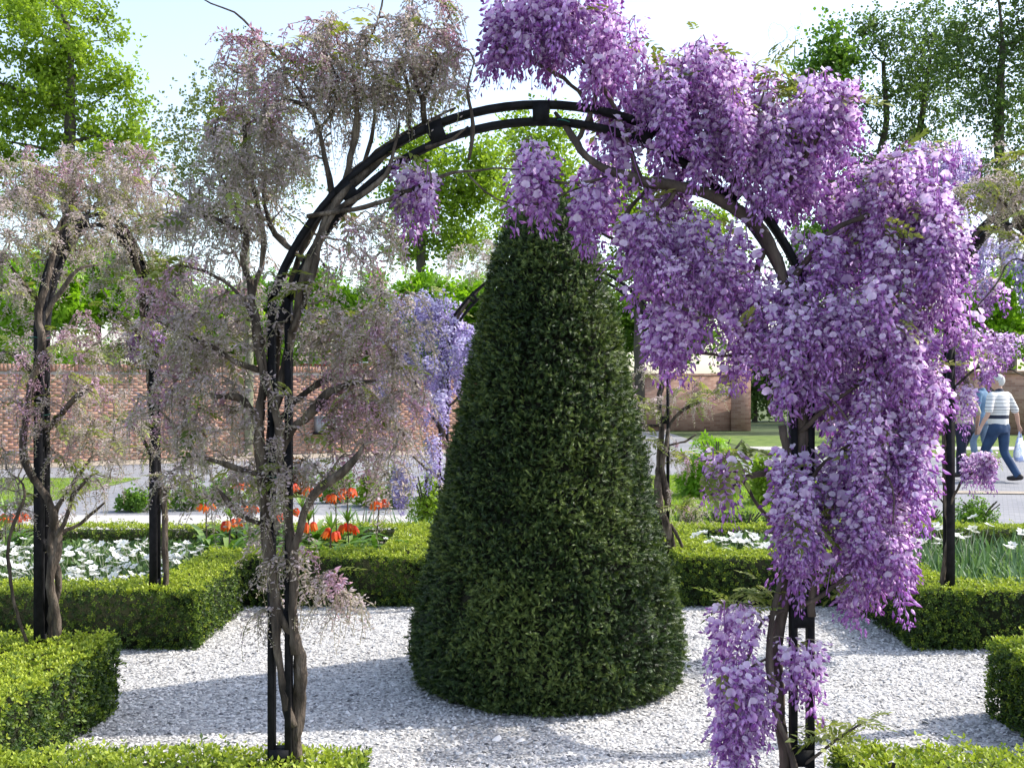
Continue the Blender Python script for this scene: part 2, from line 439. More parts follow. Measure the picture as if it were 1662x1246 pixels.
def hedge(name, label, boxes, h, group, dens=2450):
    cx = np.mean([(b[0] + b[1]) / 2 for b in boxes]); cy = np.mean([(b[2] + b[3]) / 2 for b in boxes])
    root = empty(name, (cx, cy, 0), label, 'hedge', group)
    core = MB(); pos, nr, tint = [], [], []
    for bi, (x0, x1, y0, y1) in enumerate(boxes):
        e = 0.035 + 0.003 * bi
        core.box((x0 + e, y0 + e, 0), (x1 - e, y1 - e, h - e))
        for (ax, val, s) in ((0, x0, -1), (0, x1, 1), (1, y0, -1), (1, y1, 1), (2, h, 1)):
            A = {0: (y1 - y0) * h, 1: (x1 - x0) * h, 2: (x1 - x0) * (y1 - y0)}[ax]
            # fewer sprigs on what never faces the court
            N = int(A * dens * (1.25 if ax == 2 else (0.35 if (ax == 1 and s > 0) else 1.0)))
            p = np.stack([RNG.uniform(x0, x1, N), RNG.uniform(y0, y1, N), RNG.uniform(0.0, h, N)], 1)
            p[:, ax] = val
            n = np.zeros((N, 3)); n[:, ax] = s
            ok = np.ones(N, bool)
            for bj, (a0, a1, b0, b1) in enumerate(boxes):
                if bj == bi: continue
                g = 0.01
                ins = (p[:, 0] > a0 + g) & (p[:, 0] < a1 - g) & (p[:, 1] > b0 + g) & (p[:, 1] < b1 - g)
                if ax == 2: ins &= (bj < bi)
                ok &= ~ins
            ok &= (np.abs(p[:, 0]) < 0.5 * p[:, 1] + 0.35) & (p[:, 1] > 2.9)
            p, n = p[ok], n[ok]
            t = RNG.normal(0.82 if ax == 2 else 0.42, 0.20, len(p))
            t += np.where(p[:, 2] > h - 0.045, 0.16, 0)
            pos.append(p); nr.append(n); tint.append(t)
    p = np.concatenate(pos); n = np.concatenate(nr); t = np.concatenate(tint)
    w = (np.sin(p[:, 0] * 5.1 + 1) + np.sin(p[:, 1] * 6.3) + np.sin(p[:, 0] * 17 + p[:, 1] * 13 + p[:, 2] * 11)) * 0.006
    clump = np.sin(p[:, 0] * 31 + 2 * np.sin(p[:, 2] * 23)) * np.sin(p[:, 1] * 29 + p[:, 2] * 37)
    t = np.clip(t + clump * 0.12, 0, 1)
    off = RNG.normal(-0.008, 0.011, len(p)) + w
    off[RNG.random(len(p)) < 0.025] += 0.03
    p = p + n * off[:, None]
    nn = n + RNG.normal(0, 0.42, p.shape); nn[:, 2] += 0.25
    mb = MB()
    tv, tf, tt = leaf_sprig(4, 0.0205, 0.0052, 1.0, 0.62)
    sc = RNG.uniform(0.75, 1.3, len(p))
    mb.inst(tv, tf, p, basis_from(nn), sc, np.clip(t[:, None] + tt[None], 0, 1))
    c = (-cx, -cy, 0)
    core.build('shade_core', M['box_core'], root, loc=c)  # solid filler against see-through; the hedge's inner shade is put into its colour
    o = mb.build('leaves', M['box'], root, loc=c); o['kind'] = 'stuff'
    return root

G = 'clipped box hedges around the beds'
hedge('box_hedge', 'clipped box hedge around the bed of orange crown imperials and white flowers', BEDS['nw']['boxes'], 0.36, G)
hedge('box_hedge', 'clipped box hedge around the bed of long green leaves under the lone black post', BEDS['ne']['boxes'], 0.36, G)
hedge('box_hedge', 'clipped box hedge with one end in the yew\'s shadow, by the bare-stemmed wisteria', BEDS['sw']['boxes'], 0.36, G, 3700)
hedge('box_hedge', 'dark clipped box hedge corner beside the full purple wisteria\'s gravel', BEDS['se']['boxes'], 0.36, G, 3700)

# ---------------------------------------------------------------- the yew cone
def yew():
    root = empty('yew_topiary', (CONE[0], CONE[1], 0), 'tall dark green clipped yew cone standing in the pale gravel', 'topiary')
    z = np.array([0.0, 0.06, 0.2, 0.36, 0.68, 1.01, 1.35, 1.68, 2.02, 2.35, 2.50, 2.57, 2.6])
    r = np.array([0.655, 0.70, 0.715, 0.70, 0.625, 0.55, 0.485, 0.415, 0.34, 0.25, 0.175, 0.095, 0.01])
    core = MB()
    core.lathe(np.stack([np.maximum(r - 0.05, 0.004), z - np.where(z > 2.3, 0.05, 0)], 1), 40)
    core.build('shade_core', M['yew_core'], root)  # solid filler under the needles, inner shade put into its near-black colour
    A = np.concatenate([[0], np.cumsum(0.5 * (r[1:] + r[:-1]) * np.hypot(np.diff(r), np.diff(z)))])
    N = 56000
    u = RNG.uniform(0, A[-1], N)
    zz = np.interp(u, A, z); rr = np.interp(zz, z, r)
    th = RNG.uniform(0, 2 * np.pi, N)
    # uneven clipped surface: clumps and a few hollows
    cl = np.sin(th * 9 + 3 * np.sin(zz * 7)) * np.sin(zz * 17 + 2 * np.sin(th * 5)) + 0.6 * np.sin(th * 23 + zz * 31) * np.sin(zz * 43 - th * 11)
    hol = np.zeros(N)
    for (ht, hz, hr, hd) in ((-1.5, 0.62, 0.10, 0.045), (-1.95, 0.95, 0.08, 0.045), (-1.25, 1.15, 0.07, 0.05), (-0.6, 0.45, 0.08, 0.06), (-1.75, 1.5, 0.06, 0.04), (-2.3, 0.5, 0.09, 0.06), (-1.1, 1.75, 0.06, 0.04)):
        dd = ((th - (ht % (2 * np.pi))) * rr) ** 2 + (zz - hz) ** 2
        hol += hd * np.exp(-dd / hr ** 2)
    off = cl * 0.014 - hol + RNG.normal(-0.012, 0.016, N)
    radial = np.stack([np.cos(th), np.sin(th), np.zeros(N)], 1)
    p = radial * (rr + off)[:, None]; p[:, 2] = zz
    slope = np.interp(zz, z, np.gradient(r, z))
    n = radial.copy(); n[:, 2] = np.clip(-slope, 0, 3)
    n /= np.linalg.norm(n, axis=1)[:, None]
    nn = n + RNG.normal(0, 0.55, p.shape); nn[:, 2] += 0.05
    V, Fc, T = [], [], []
    # feathery shoot: axis with needle pairs
    for k in range(4):
        f = k / 3.0
        for s in (-1, 1):
            b = len(V)
            root_p = np.array([0, 0, 0.002 + 0.022 * f]); tip = root_p + np.array([s * 0.018 * (1 - 0.4 * f), 0.005 * (k % 2), 0.007 + 0.005 * f])
            V += [root_p + [0, 0.0042, 0.002], root_p - [0, 0.0042, 0.002], tip]
            Fc += [(b, b + 1, b + 2)]; T += [0.3 * f - 0.15] * 2 + [0.3 * f - 0.05]
    sc = RNG.uniform(0.6, 1.12, N)
    t = np.clip(RNG.normal(0.46, 0.20, N) + 0.22 * np.sin(th * 3 + 2 * zz) * np.sin(zz * 4.3) + cl * 0.14, 0, 1)
    mb = MB(); mb.inst(np.array(V), np.array(Fc), p, basis_from(nn), sc, np.clip(t[:, None] + np.array(T)[None], 0, 1))
    o = mb.build('needles', M['yew'], root); o['kind'] = 'stuff'
yew()

# ---------------------------------------------------------------- iron arches
def arch(label, A, B, R_in=None):
    """ladder arch from post foot A to foot B (xy centre of each two-bar post)"""
    A, B = np.array(A, float), np.array(B, float)
    c = (A + B) / 2; u = (B - A); span = np.linalg.norm(u); u /= span
    ang = math.atan2(u[1], u[0])
    root = empty('arch_trellis', (c[0], c[1], 0), label, 'arch', 'black iron arches around the yew', rz=ang)
    w, dp, gap = 0.019, 0.046, 0.056
    half = span / 2
    topz = 2.53; zs = 1.90
    rise = topz - zs
    Rr = ((half + gap / 2) ** 2 + rise ** 2) / (2 * rise); zc = topz - Rr
    for s in (-1, 1):
        for q in (-1, 1):
            x = s * half + q * gap / 2
            MB().box((x - w / 2, -dp / 2, -0.05), (x + w / 2, dp / 2, zs)).build('upright', M['iron'], root)
        for z in (0.345, 0.80, 1.30, 1.80):
            MB().box((s * half - gap / 2 - 0.004, -dp / 2 - 0.003, z), (s * half + gap / 2 + 0.004, dp / 2 + 0.003, z + 0.055)).build('spacer_plate', M['iron'], root)
    for rr in (Rr - 0.008, Rr - 0.008 - gap):
        a1 = math.acos(min(1, (zs - zc - 0.02) / rr))
        th = np.linspace(-a1, a1, 41)
        mb = MB()
        V = []
        for t in th:
            for (dr, dy) in ((-w / 2, -dp / 2), (w / 2, -dp / 2), (w / 2, dp / 2), (-w / 2, dp / 2)):
                V.append(((rr + dr) * math.sin(t), dy, zc + (rr + dr) * math.cos(t)))
        Fc = [(i * 4 + j, i * 4 + (j + 1) % 4, i * 4 + 4 + (j + 1) % 4, i * 4 + 4 + j) for i in range(40) for j in range(4)]
        mb.add(V, np.array(Fc)); mb.build('arch_rail', M['iron'], root)
    for t in np.linspace(-0.78, 0.78, 5):
        r0, r1 = Rr - 0.008 - gap - 0.004, Rr - 0.004
        V = []
        for (rr, y) in ((r0, -1), (r1, -1), (r1, 1), (r0, 1)):
            for dt in (-0.03, 0.03):
                V.append((rr * math.sin(t + dt), y * (dp / 2 + 0.003), zc + rr * math.cos(t + dt)))
        MB().add(V, np.array([(0, 2, 3, 1), (4, 6, 7, 5), (2, 4, 5, 3), (6, 0, 1, 7), (0, 6, 4, 2), (1, 3, 5, 7)])).build('spacer_plate', M['iron'], root)
    return root

DN, DB = 3.57, 8.15
NL = P(455, 1200, DN)[:2]; NR = P(1301, 1200, DN)[:2]
arch('tall black iron arch half in full purple bloom, before the yew cone', NL, NR)
arch('black iron arch overgrown by grey budding wisteria, beside the white flower bed', (-2.262, 5.2), (-2.2, 6.66))
arch('black iron arch with thin twin bars showing behind the yew cone', P(720, 900, DB)[:2], P(1078, 900, DB)[:2])
arch('black iron arch whose one post stands by the bed of long green leaves', (2.66, 5.2), (2.68, 6.63))

# ---------------------------------------------------------------- wisteria
def floret_template():
    """standard petal: cupped disc facing +z-ish; keel: dark folded petal pointing forwards; x axis = up"""
    V = [(-0.2, 0, 0.0), (1.02, 0, -0.22), (1.0, 0.5, 0.06), (0.42, 0.92, 0.40), (-0.12, 0.55, 0.42), (1.0, -0.5, 0.06), (0.42, -0.92, 0.40), (-0.12, -0.55, 0.42), (0.4, 0, -0.1)]
    T = [0.28, 0.02, 0.0, 0.0, 0.15, 0.0, 0.0, 0.15, 0.10]
    Fc = [(8, 1, 2), (8, 2, 3), (8, 3, 4), (0, 8, 4), (1, 8, 5), (5, 8, 6), (6, 8, 7), (8, 0, 7)]
    b = len(V)
    V += [(-0.25, 0, 0.1), (-0.75, 0.42, 0.62), (-0.75, -0.42, 0.62), (-1.1, 0, 1.2), (-0.4, 0, 0.95)]
    T += [0.55, 0.7, 0.7, 0.85, 0.62]
    Fc += [(b, b + 1, b + 4), (b, b + 4, b + 2), (b + 1, b + 3, b + 4), (b + 4, b + 3, b + 2), (b, b + 3, b + 1), (b, b + 2, b + 3)]
    return np.array(V, float), np.array(Fc), np.array(T)

FV, FF, FT = floret_template()
HV = np.array([(0.55, 0, -0.1), (0.15, 0.42, 0.25), (0.15, -0.42, 0.25), (-0.45, 0.30, 0.75), (-0.45, -0.30, 0.75), (-0.95, 0, 1.15), (-0.15, 0, 0.75), (-0.5, 0, 0.2)], float)
HF = np.array([(0, 1, 6), (0, 6, 2), (1, 3, 6), (2, 6, 4), (3, 5, 6), (4, 6, 5), (0, 7, 1), (0, 2, 7), (7, 3, 1), (7, 2, 4), (7, 5, 3), (7, 4, 5)])
HT = np.array([0.1, 0.25, 0.25, 0.4, 0.4, 0.55, 0.2, 0.4])
BV = np.array([(0, 0, 0), (0.20, 0.0, 0.5), (-0.10, 0.19, 0.55), (-0.10, -0.19, 0.45), (0.1, 0, 1.0)])
BF = np.array([(0, 1, 2), (0, 3, 1), (4, 2, 1), (4, 3, 2)])
BT = np.array([-0.25, 0, 0, 0, 0.2])


def raceme_bloom(L, n, rmax, fs, mb=None, seed=0, ripe=0.0):
    rng = np.random.default_rng(seed)
    mb = MB()
    bend = rng.normal(0, 0.10, 2)
    t = np.sort(rng.uniform(0.03, 1, n)) ** 0.92
    az = np.arange(n) * 2.399 + rng.normal(0, 0.35, n)
    ax = np.stack([bend[0] * L * t ** 2, bend[1] * L * t ** 2, -L * t], 1)
    rad = rmax * (1 - t) ** 0.75 * rng.uniform(0.65, 1.12, n) + 0.006
    outw = np.stack([np.cos(az), np.sin(az), np.zeros(n)], 1)
    pos = ax + outw * rad[:, None]
    # z axis of floret = outwards and a little up at the top of the raceme, downwards at the tip
    zdir = outw + np.stack([np.zeros(n), np.zeros(n), 0.45 - 0.9 * t], 1) + rng.normal(0, 0.42, (n, 3))
    zdir /= np.linalg.norm(zdir, axis=1)[:, None]
    up = np.array([[0, 0, 1.0]]) + rng.normal(0, 0.25, (n, 3))
    x = up - zdir * np.sum(up * zdir, 1)[:, None]; x /= np.linalg.norm(x, axis=1)[:, None]
    y = np.cross(zdir, x)
    B = np.stack([x, y, zdir], -1)
    sc = fs * np.where(t < 0.72, 1.0, 1.0 - 1.7 * (t - 0.72)) * rng.uniform(0.78, 1.15, n)
    base = np.clip(rng.normal(0.02, 0.15, n) + 0.42 * t, 0, 1)
    op = rng.random(n) > (t - 0.30) * 2.2
    for m_, (tv, tf, tt) in ((op, (FV, FF, FT)), (~op, (HV, HF, HT))):
        mb.inst(tv, tf, pos[m_], B[m_], sc[m_] * rng.uniform(0.68, 1.28, m_.sum()), np.clip(base[m_][:, None] + tt[None], 0, 1))
    sp = np.linspace(0, 1, 6)
    mb.tube(np.stack([bend[0] * L * sp ** 2, bend[1] * L * sp ** 2, -L * sp], 1), np.linspace(0.0022, 0.001, 6), 3, 0.75, cap=False)
    return mb


def raceme_bud(L, n, rmax, bs, seed=0, arc=0.0, gap=0.06):
    rng = np.random.default_rng(seed)
    mb = MB()
    sp = np.linspace(0, 1, 7)
    b1 = rng.normal(0, 0.12)
    def axis(t):
        # rises outwards first, then droops
        return np.stack([arc * L * (0.75 * t - 0.35 * t ** 2), b1 * L * t ** 2, L * (arc * 0.5 * t - (1 + arc * 0.3) * t ** 1.5)], 1)
    t = np.sort(rng.uniform(gap, 1, n))
    az = np.arange(n) * 2.399 + rng.normal(0, 0.4, n)
    outw = np.stack([np.cos(az), np.sin(az), np.zeros(n)], 1)
    rad = rmax * (1 - 0.75 * t) * rng.uniform(0.35, 1.1, n)
    pos = axis(t) + outw * rad[:, None]
    zd = outw * 0.8 + np.array([[0, 0, -0.25]]) + rng.normal(0, 0.5, (n, 3))
    sc = bs * (1.1 - 0.6 * t) * rng.uniform(0.7, 1.3, n)
    base = np.clip(0.72 - 0.35 * t + rng.normal(0, 0.2, n), 0, 1)
    mb.inst(BV, BF, pos, basis_from(zd), sc, np.clip(base[:, None] + BT[None], 0, 1))
    mb.tube(axis(sp), np.linspace(0.0019, 0.0009, 7), 3, 0.08, cap=False)
    return mb


RAC = {'bloom': [], 'small': [], 'blue': [], 'bud': [], 'pink': []}
for i in range(6):
    RAC['bloom'].append(raceme_bloom(0.20 + 0.045 * (i % 3), 46 + 5 * (i % 3), 0.046, 0.0132, seed=i))
    RAC['small'].append(raceme_bloom(0.15 + 0.035 * (i % 3), 30, 0.036, 0.0125, seed=20 + i))
    RAC['blue'].append(raceme_bloom(0.20 + 0.04 * (i % 3), 46, 0.045, 0.0135, seed=40 + i))
for i in range(8):
    RAC['bud'].append(raceme_bud(0.13 + 0.02 * (i % 4), 34 + 4 * (i % 4), 0.013, 0.0165, seed=60 + i, arc=[0.3, 0.9, 1.6, 0.6][i % 4]))
    RAC['pink'].append(raceme_bud(0.16 + 0.03 * (i % 4), 34 + 4 * (i % 4), 0.018, 0.017, seed=80 + i, arc=[0.1, 0.5, 0.3, 0.9][i % 4], gap=0.1))
KMAT = {'bloom': 'bloom', 'small': 'bloom', 'blue': 'bloom_blue', 'bud': 'bud', 'pink': 'bud_pink'}
def lite(kind, i):
    """a thinner copy of a raceme for the clusters that lie behind others"""
    if kind in ('bud', 'pink'): return raceme_bud(0.13 + 0.02 * (i % 4), 20 + 2 * (i % 4), 0.014, 0.021 if kind == 'bud' else 0.022, seed=160 + i, arc=[0.3, 0.9, 1.6, 0.6][i % 4])
    return raceme_bloom(0.18 + 0.035 * (i % 3), 26, 0.042, 0.0148, seed=190 + i)
LITE = {k: [lite(k, i) for i in range(len(v))] for k, v in RAC.items()}
RMESH = {k: [mb.mesh('flower_cluster', M[KMAT[k]]) for mb in v] for k, v in RAC.items()}

# pinnate young leaf
def pinnate():
    V, Fc, T = [], [], []
    def lf(o, d, L, w):
        d = np.array(d, float); d /= np.linalg.norm(d); s = np.cross(d, [0, 0, 1.0]); s /= np.linalg.norm(s) + 1e-9
        b = len(V); V.extend([o, o + d * L * 0.45 + s * w + [0, 0, 0.1 * w], o + d * L - [0, 0, 0.15 * L], o + d * L * 0.45 - s * w + [0, 0, 0.1 * w]])
        Fc.extend([(b, b + 1, b + 2), (b, b + 2, b + 3)]); T.extend([-0.1, 0.05, 0.1, 0.05])
    for k in range(5):
        f = (k + 1) / 5.5
        o = np.array([0, f * 0.1, 0.03 * f - 0.06 * f * f])
        for s in (-1, 1): lf(o, (s * 0.8, 0.55, -0.15), 0.042 * (1 - 0.4 * f), 0.0085)
    lf(np.array([0, 0.1, -0.03]), (0, 1, -0.3), 0.04, 0.009)
    return np.array(V), np.array(Fc), np.array(T)
PV, PF, PT = pinnate()


def wisteria(label, limbs, blobs, group, bark='bark', leaves=40, maxobj=260, twig_r=1.0, dens=1.0, leaf_at=()):
    """limbs: lists of (px, py, depth, radius_px); blobs: (px, py, depth, rx, ry, rdepth_m, shoots, kinds)"""
    b0 = P(*limbs[0][0][:3]); base = np.array([b0[0], b0[1], 0.0])
    root = empty('wisteria', base, label, 'wisteria', group)
    pool = []
    for li, L in enumerate(limbs):
        c = np.array([np.append(P(a[0], a[1], a[2]), a[3] * a[2] / F) for a in L])
        c[:, 3] *= 0.72
        s = smooth_path(c, 0.03)
        n = len(s)
        wv = np.cumsum(RNG.normal(0, 0.0022, (n, 3)), 0); wv -= np.linspace(0, 1, n)[:, None] * wv[-1]
        s[:, :3] += wv
        rad = np.maximum(s[:, 3] * (1 + 0.16 * np.sin(np.arange(n) * 0.55 + li) * RNG.uniform(0.2, 1, n) + 0.35 * np.exp(-((np.arange(n) - n * RNG.uniform(.2, .8)) / 1.6) ** 2)), 0.0018)
        mb = MB(); mb.tube(s[:, :3] - base, rad, 10 if rad.max() > 0.012 else 6, wob=0.10)
        mb.build('stem' if rad.max() > 0.02 else 'branch', M[bark], root, smooth=True)
        pool.append(s[n // 6:, :3] if li else s[n // 2:, :3])
    pool = np.concatenate(pool)
    tw = MB(); rac = []; lfp = []
    tips = []
    for (px, py, d, rx, ry, rd, ns, kinds) in blobs:
        for _ in range(int(round(ns * dens))):
            v = RNG.normal(size=3); v /= np.linalg.norm(v); v *= RNG.uniform(0.25, 1) ** 0.45
            sp_ = 1.3 if kinds[0] in ('bud', 'pink') else 1.0
            c = P(px + v[0] * rx * sp_, py - v[1] * ry * sp_, d); c[1] += v[2] * rd
            tips.append((c, kinds[RNG.integers(len(kinds))]))
    if tips:
        dist = [np.min(np.linalg.norm(pool - c, axis=1)) for c, _ in tips]
        for i in np.argsort(dist):
            c, kind = tips[i]
            hang = {'bloom': 0.10, 'small': 0.08, 'blue': 0.09}.get(kind, 0.06)
            a = c + np.array([0, 0, hang])
            dd = np.linalg.norm(pool - a, axis=1) + np.where(pool[:, 2] > a[2] + 0.12, 0.12, 0)
            q = pool[np.argmin(dd)]
            v = a - q; L = np.linalg.norm(v) + 1e-6
            mid = q + v * 0.5 + np.array([0, 0, 0.14 * L]) + RNG.normal(0, 0.09 * L, 3)
            s = smooth_path(np.array([q, q + (mid - q) * 0.5 + RNG.normal(0, 0.04 * L, 3), mid, a]), max(0.02, L / 9))
            r0 = twig_r * (0.0022 + 0.006 * min(L, 0.5))
            tw.tube(s - base, np.linspace(r0, 0.0013, len(s)), 5, RNG.random(), cap=False)
            pool = np.vstack([pool, s[2::2]])
            k = RNG.integers(2, 4)
            for j in range(k):
                f = 1 - j * RNG.uniform(0.10, 0.28)
                p = s[int(np.clip(f, 0.25, 1) * (len(s) - 1))]
                rac.append((p, kind, v / L))
            if RNG.random() < 0.5: lfp.append(s[int(RNG.uniform(0.5, 1) * (len(s) - 1))])
        tw.build('twigs', M['twig'], root, smooth=True, kind='stuff')
    # flower clusters
    def depth_key(r): return r[0][1]
    rac.sort(key=depth_key)
    extra = {}
    for i, (p, kind, dv) in enumerate(rac):
        vi = int(RNG.integers(len(RAC[kind])))
        sc = RNG.uniform(0.72, 1.22)
        tilt = RNG.normal(0, 0.16, 2)
        if kind in ('bud', 'pink'):
            az = math.atan2(dv[1], dv[0]) + RNG.normal(0, 1.0); tilt = RNG.normal(0, 0.34, 2)
        else: az = RNG.uniform(0, 6.28)
        if i < maxobj:
            mk('flower_cluster', RMESH[kind][vi], root, p - base, (tilt[0], tilt[1], az), sc)
        else:
            extra.setdefault(kind, []).append((vi, p - base, Euler((tilt[0], tilt[1], az)).to_matrix(), sc))
    for kind, lst in extra.items():
        mb = MB()
        for vi, p, mat, sc in lst:
            src = LITE[kind][vi]; mt = np.array(mat)
            Vs = np.concatenate(src.V) @ mt.T * sc + p
            b = mb.n
            mb.V.append(Vs); mb.T.append(np.concatenate(src.T))
            mb.F += [f + b for f in src.F]; mb.n += len(Vs)
        mb.build('flower_clusters', M[KMAT[kind]], root, kind='stuff')
    if leaves and len(lfp):
        idx = RNG.integers(0, len(lfp), leaves)
        lfp = np.array(lfp)[idx]
        if len(leaf_at):
            lfp = np.vstack([lfp] + [P(x_, y_, limbs[0][0][2] - 0.06)[None]  for x_, y_ in leaf_at for _ in range(4)]); leaves = len(lfp)
        p = lfp - base + RNG.normal(0, 0.015, (leaves, 3))
        nn = np.stack([RNG.normal(0, 0.5, leaves), RNG.normal(0, 0.5, leaves), np.ones(leaves)], 1)
        mb = MB(); mb.inst(PV, PF, p, basis_from(nn), RNG.uniform(0.5, 1.2, leaves), np.clip(RNG.normal(0.5, 0.25, leaves)[:, None] + PT[None], 0, 1))
        o = mb.build('young_leaves', M['young_leaf'], root); o['kind'] = 'stuff'
    return root


def ties(root, pts):
    for (px, py, d, w) in pts:
        c = P(px, py, d) - np.array(root.location)
        th = np.linspace(0, 2 * np.pi, 13)
        mb = MB(); mb.tube(np.stack([c[0] + np.cos(th) * w, c[1] + np.sin(th) * 0.045, c[2] + 0.004 * np.sin(th * 2)], 1), 0.0022, 5)
        mb.build('wire_tie', M['tie'], root, smooth=True)

d = 3.58
GW = 'wisterias trained over the iron arches'
# ---- the grey budding wisteria on the near arch
limbsL = [
    [(482, 1330, d + .02, 20), (482, 1240, d + .02, 19), (482, 1185, d + .02, 18), (487, 1140, d + .02, 15), (490, 1085, d, 14), (482, 1042, d - .02, 13), (455, 1000, d - .04, 12), (440, 930, d - .05, 11), (430, 850, d - .05, 12), (426, 760, d - .04, 12), (424, 690, d - .04, 12), (432, 620, d - .03, 11), (422, 550, d - .03, 10), (412, 490, d - .02, 9), (405, 455, d, 8)],
    [(474, 1180, d - .01, 10), (462, 1120, d - .02, 9), (455, 1060, d - .03, 9), (450, 980, d - .03, 10), (446, 900, d - .02, 10), (443, 820, d, 10), (440, 740, d + .01, 10), (446, 660, d + .01, 10), (460, 590, d, 10), (478, 510, d - .03, 10), (502, 430, d - .04, 10), (528, 360, d - .04, 10), (560, 310, d - .03, 10), (610, 265, d, 9), (660, 225, d, 8), (715, 190, d, 6)],
    [(482, 1060, d - .03, 10), (478, 990, d - .04, 11), (474, 900, d - .05, 11), (462, 830, d - .04, 10), (452, 760, d - .04, 9), (450, 690, d - .05, 8), (420, 590, d - .06, 8), (414, 520, d - .06, 7)],
    [(474, 900, d - .05, 10), (500, 820, d - .08, 9), (522, 788, d - .1, 9), (552, 768, d - .12, 8), (577, 740, d - .15, 6), (590, 722, d - .15, 3)],
    [(458, 740, d - .02, 9), (470, 700, d - .03, 9), (502, 672, d - .05, 9), (530, 640, d - .06, 8), (568, 622, d - .08, 5), (610, 618, d - .1, 3)],
    [(452, 690, d, 6), (480, 655, d + .03, 6), (520, 622, d + .05, 6), (560, 600, d + .07, 5), (600, 575, d + .1, 4), (650, 545, d + .12, 2.5)],
    [(424, 772, d - .04, 5), (385, 762, d - .06, 5), (335, 745, d - .08, 4), (290, 742, d - .1, 2)],
    [(428, 850, d - .05, 5), (385, 832, d - .07, 5), (365, 805, d - .09, 4), (350, 790, d - .1, 2)],
    [(426, 700, d - .04, 7), (405, 665, d - .06, 7), (385, 648, d - .07, 7), (350, 645, d - .08, 5), (322, 632, d - .1, 2.5)],
    [(420, 600, d - .04, 7), (385, 588, d - .06, 6), (350, 565, d - .07, 5), (310, 550, d - .08, 3), (255, 520, d - .1, 2)],
    [(405, 455, d, 7), (392, 425, d, 7), (398, 380, d, 6), (385, 345, d, 5), (372, 320, d, 4), (368, 300, d, 3)],
    [(410, 480, d, 6), (430, 400, d + .02, 6), (420, 330, d + .03, 5), (400, 250, d + .03, 4), (395, 190, d + .03, 2.5)],
    [(500, 430, d - .02, 6), (450, 380, d + .03, 5), (430, 330, d + .05, 4), (428, 300, d + .05, 3)],
    [(545, 340, d - .02, 7), (540, 290, d - .02, 6), (520, 210, d - .03, 5), (500, 175, d - .04, 4), (462, 162, d - .05, 3)],
    [(556, 305, d, 7), (572, 240, d, 7), (580, 190, d, 6), (578, 150, d, 4), (572, 100, d, 2.5)],
    [(580, 290, d, 4), (600, 230, d + .02, 4), (612, 160, d + .03, 3), (640, 110, d + .03, 2)],
    [(690, 200, d, 7), (686, 165, d, 7), (694, 145, d, 6), (706, 110, d, 4), (715, 90, d, 2)],
    [(685, 165, d, 4), (672, 130, d, 3), (665, 105, d, 2)],
    [(665, 220, d, 4), (665, 190, d, 4), (663, 140, d, 3), (650, 105, d, 2)],
    [(760, 260, d - .05, 3), (768, 200, d - .05, 4), (758, 145, d - .05, 3), (770, 100, d - .05, 2)],
    [(500, 350, d - .03, 5), (545, 345, d - .06, 5), (610, 335, d - .06, 5), (680, 305, d - .06, 4.5), (735, 285, d - .06, 4), (790, 280, d - .06, 2.5), (850, 275, d - .05, 1.5)],
    [(760, 282, d - .06, 2.2), (790, 312, d - .06, 2), (830, 330, d - .05, 2), (880, 330, d - .04, 2), (930, 310, d, 2), (985, 285, d, 1.5)],
    [(690, 240, d - .06, 4), (735, 225, d - .06, 3), (760, 205, d - .05, 2)],
    [(446, 640, d + .05, 6), (452, 560, d + .05, 7), (462, 490, d + .04, 7), (486, 420, d + .03, 7), (520, 350, d + .02, 7), (552, 300, d + .02, 6), (600, 255, d + .03, 6), (640, 225, d + .03, 5), (690, 195, d + .03, 4), (740, 175, d + .03, 3)],
    [(470, 540, d - .07, 6), (500, 470, d - .07, 6), (516, 400, d - .07, 6), (540, 340, d - .07, 6), (580, 320, d - .07, 6), (625, 285, d - .06, 6), (640, 240, d - .05, 4), (648, 200, d - .04, 3)],
    [(430, 560, d - .05, 5), (405, 500, d - .06, 5), (380, 470, d - .07, 4), (330, 440, d - .08, 3), (290, 430, d - .1, 2)],
    [(400, 380, d, 4), (360, 360, d + .03, 4), (320, 350, d + .05, 3), (285, 360, d + .06, 2)],
    [(372, 320, d, 4), (350, 270, d, 3), (345, 220, d, 2), (360, 180, d, 1.5)],
    [(520, 210, d - .03, 4), (545, 165, d - .03, 3), (540, 110, d - .02, 2), (520, 70, d, 1.5)],
    [(300, -20, d, 1.8), (345, 5, d, 1.8), (385, 18, d, 1.8), (415, 45, d, 2), (440, 75, d, 2), (470, 118, d, 2.2), (500, 172, d, 2.6)],
    [(594, 75, d, 2.5), (606, 45, d, 2), (618, 10, d, 1.8), (628, -30, d, 1.5)],
]
BU, PK = ['bud'], ['bud', 'bud', 'pink']
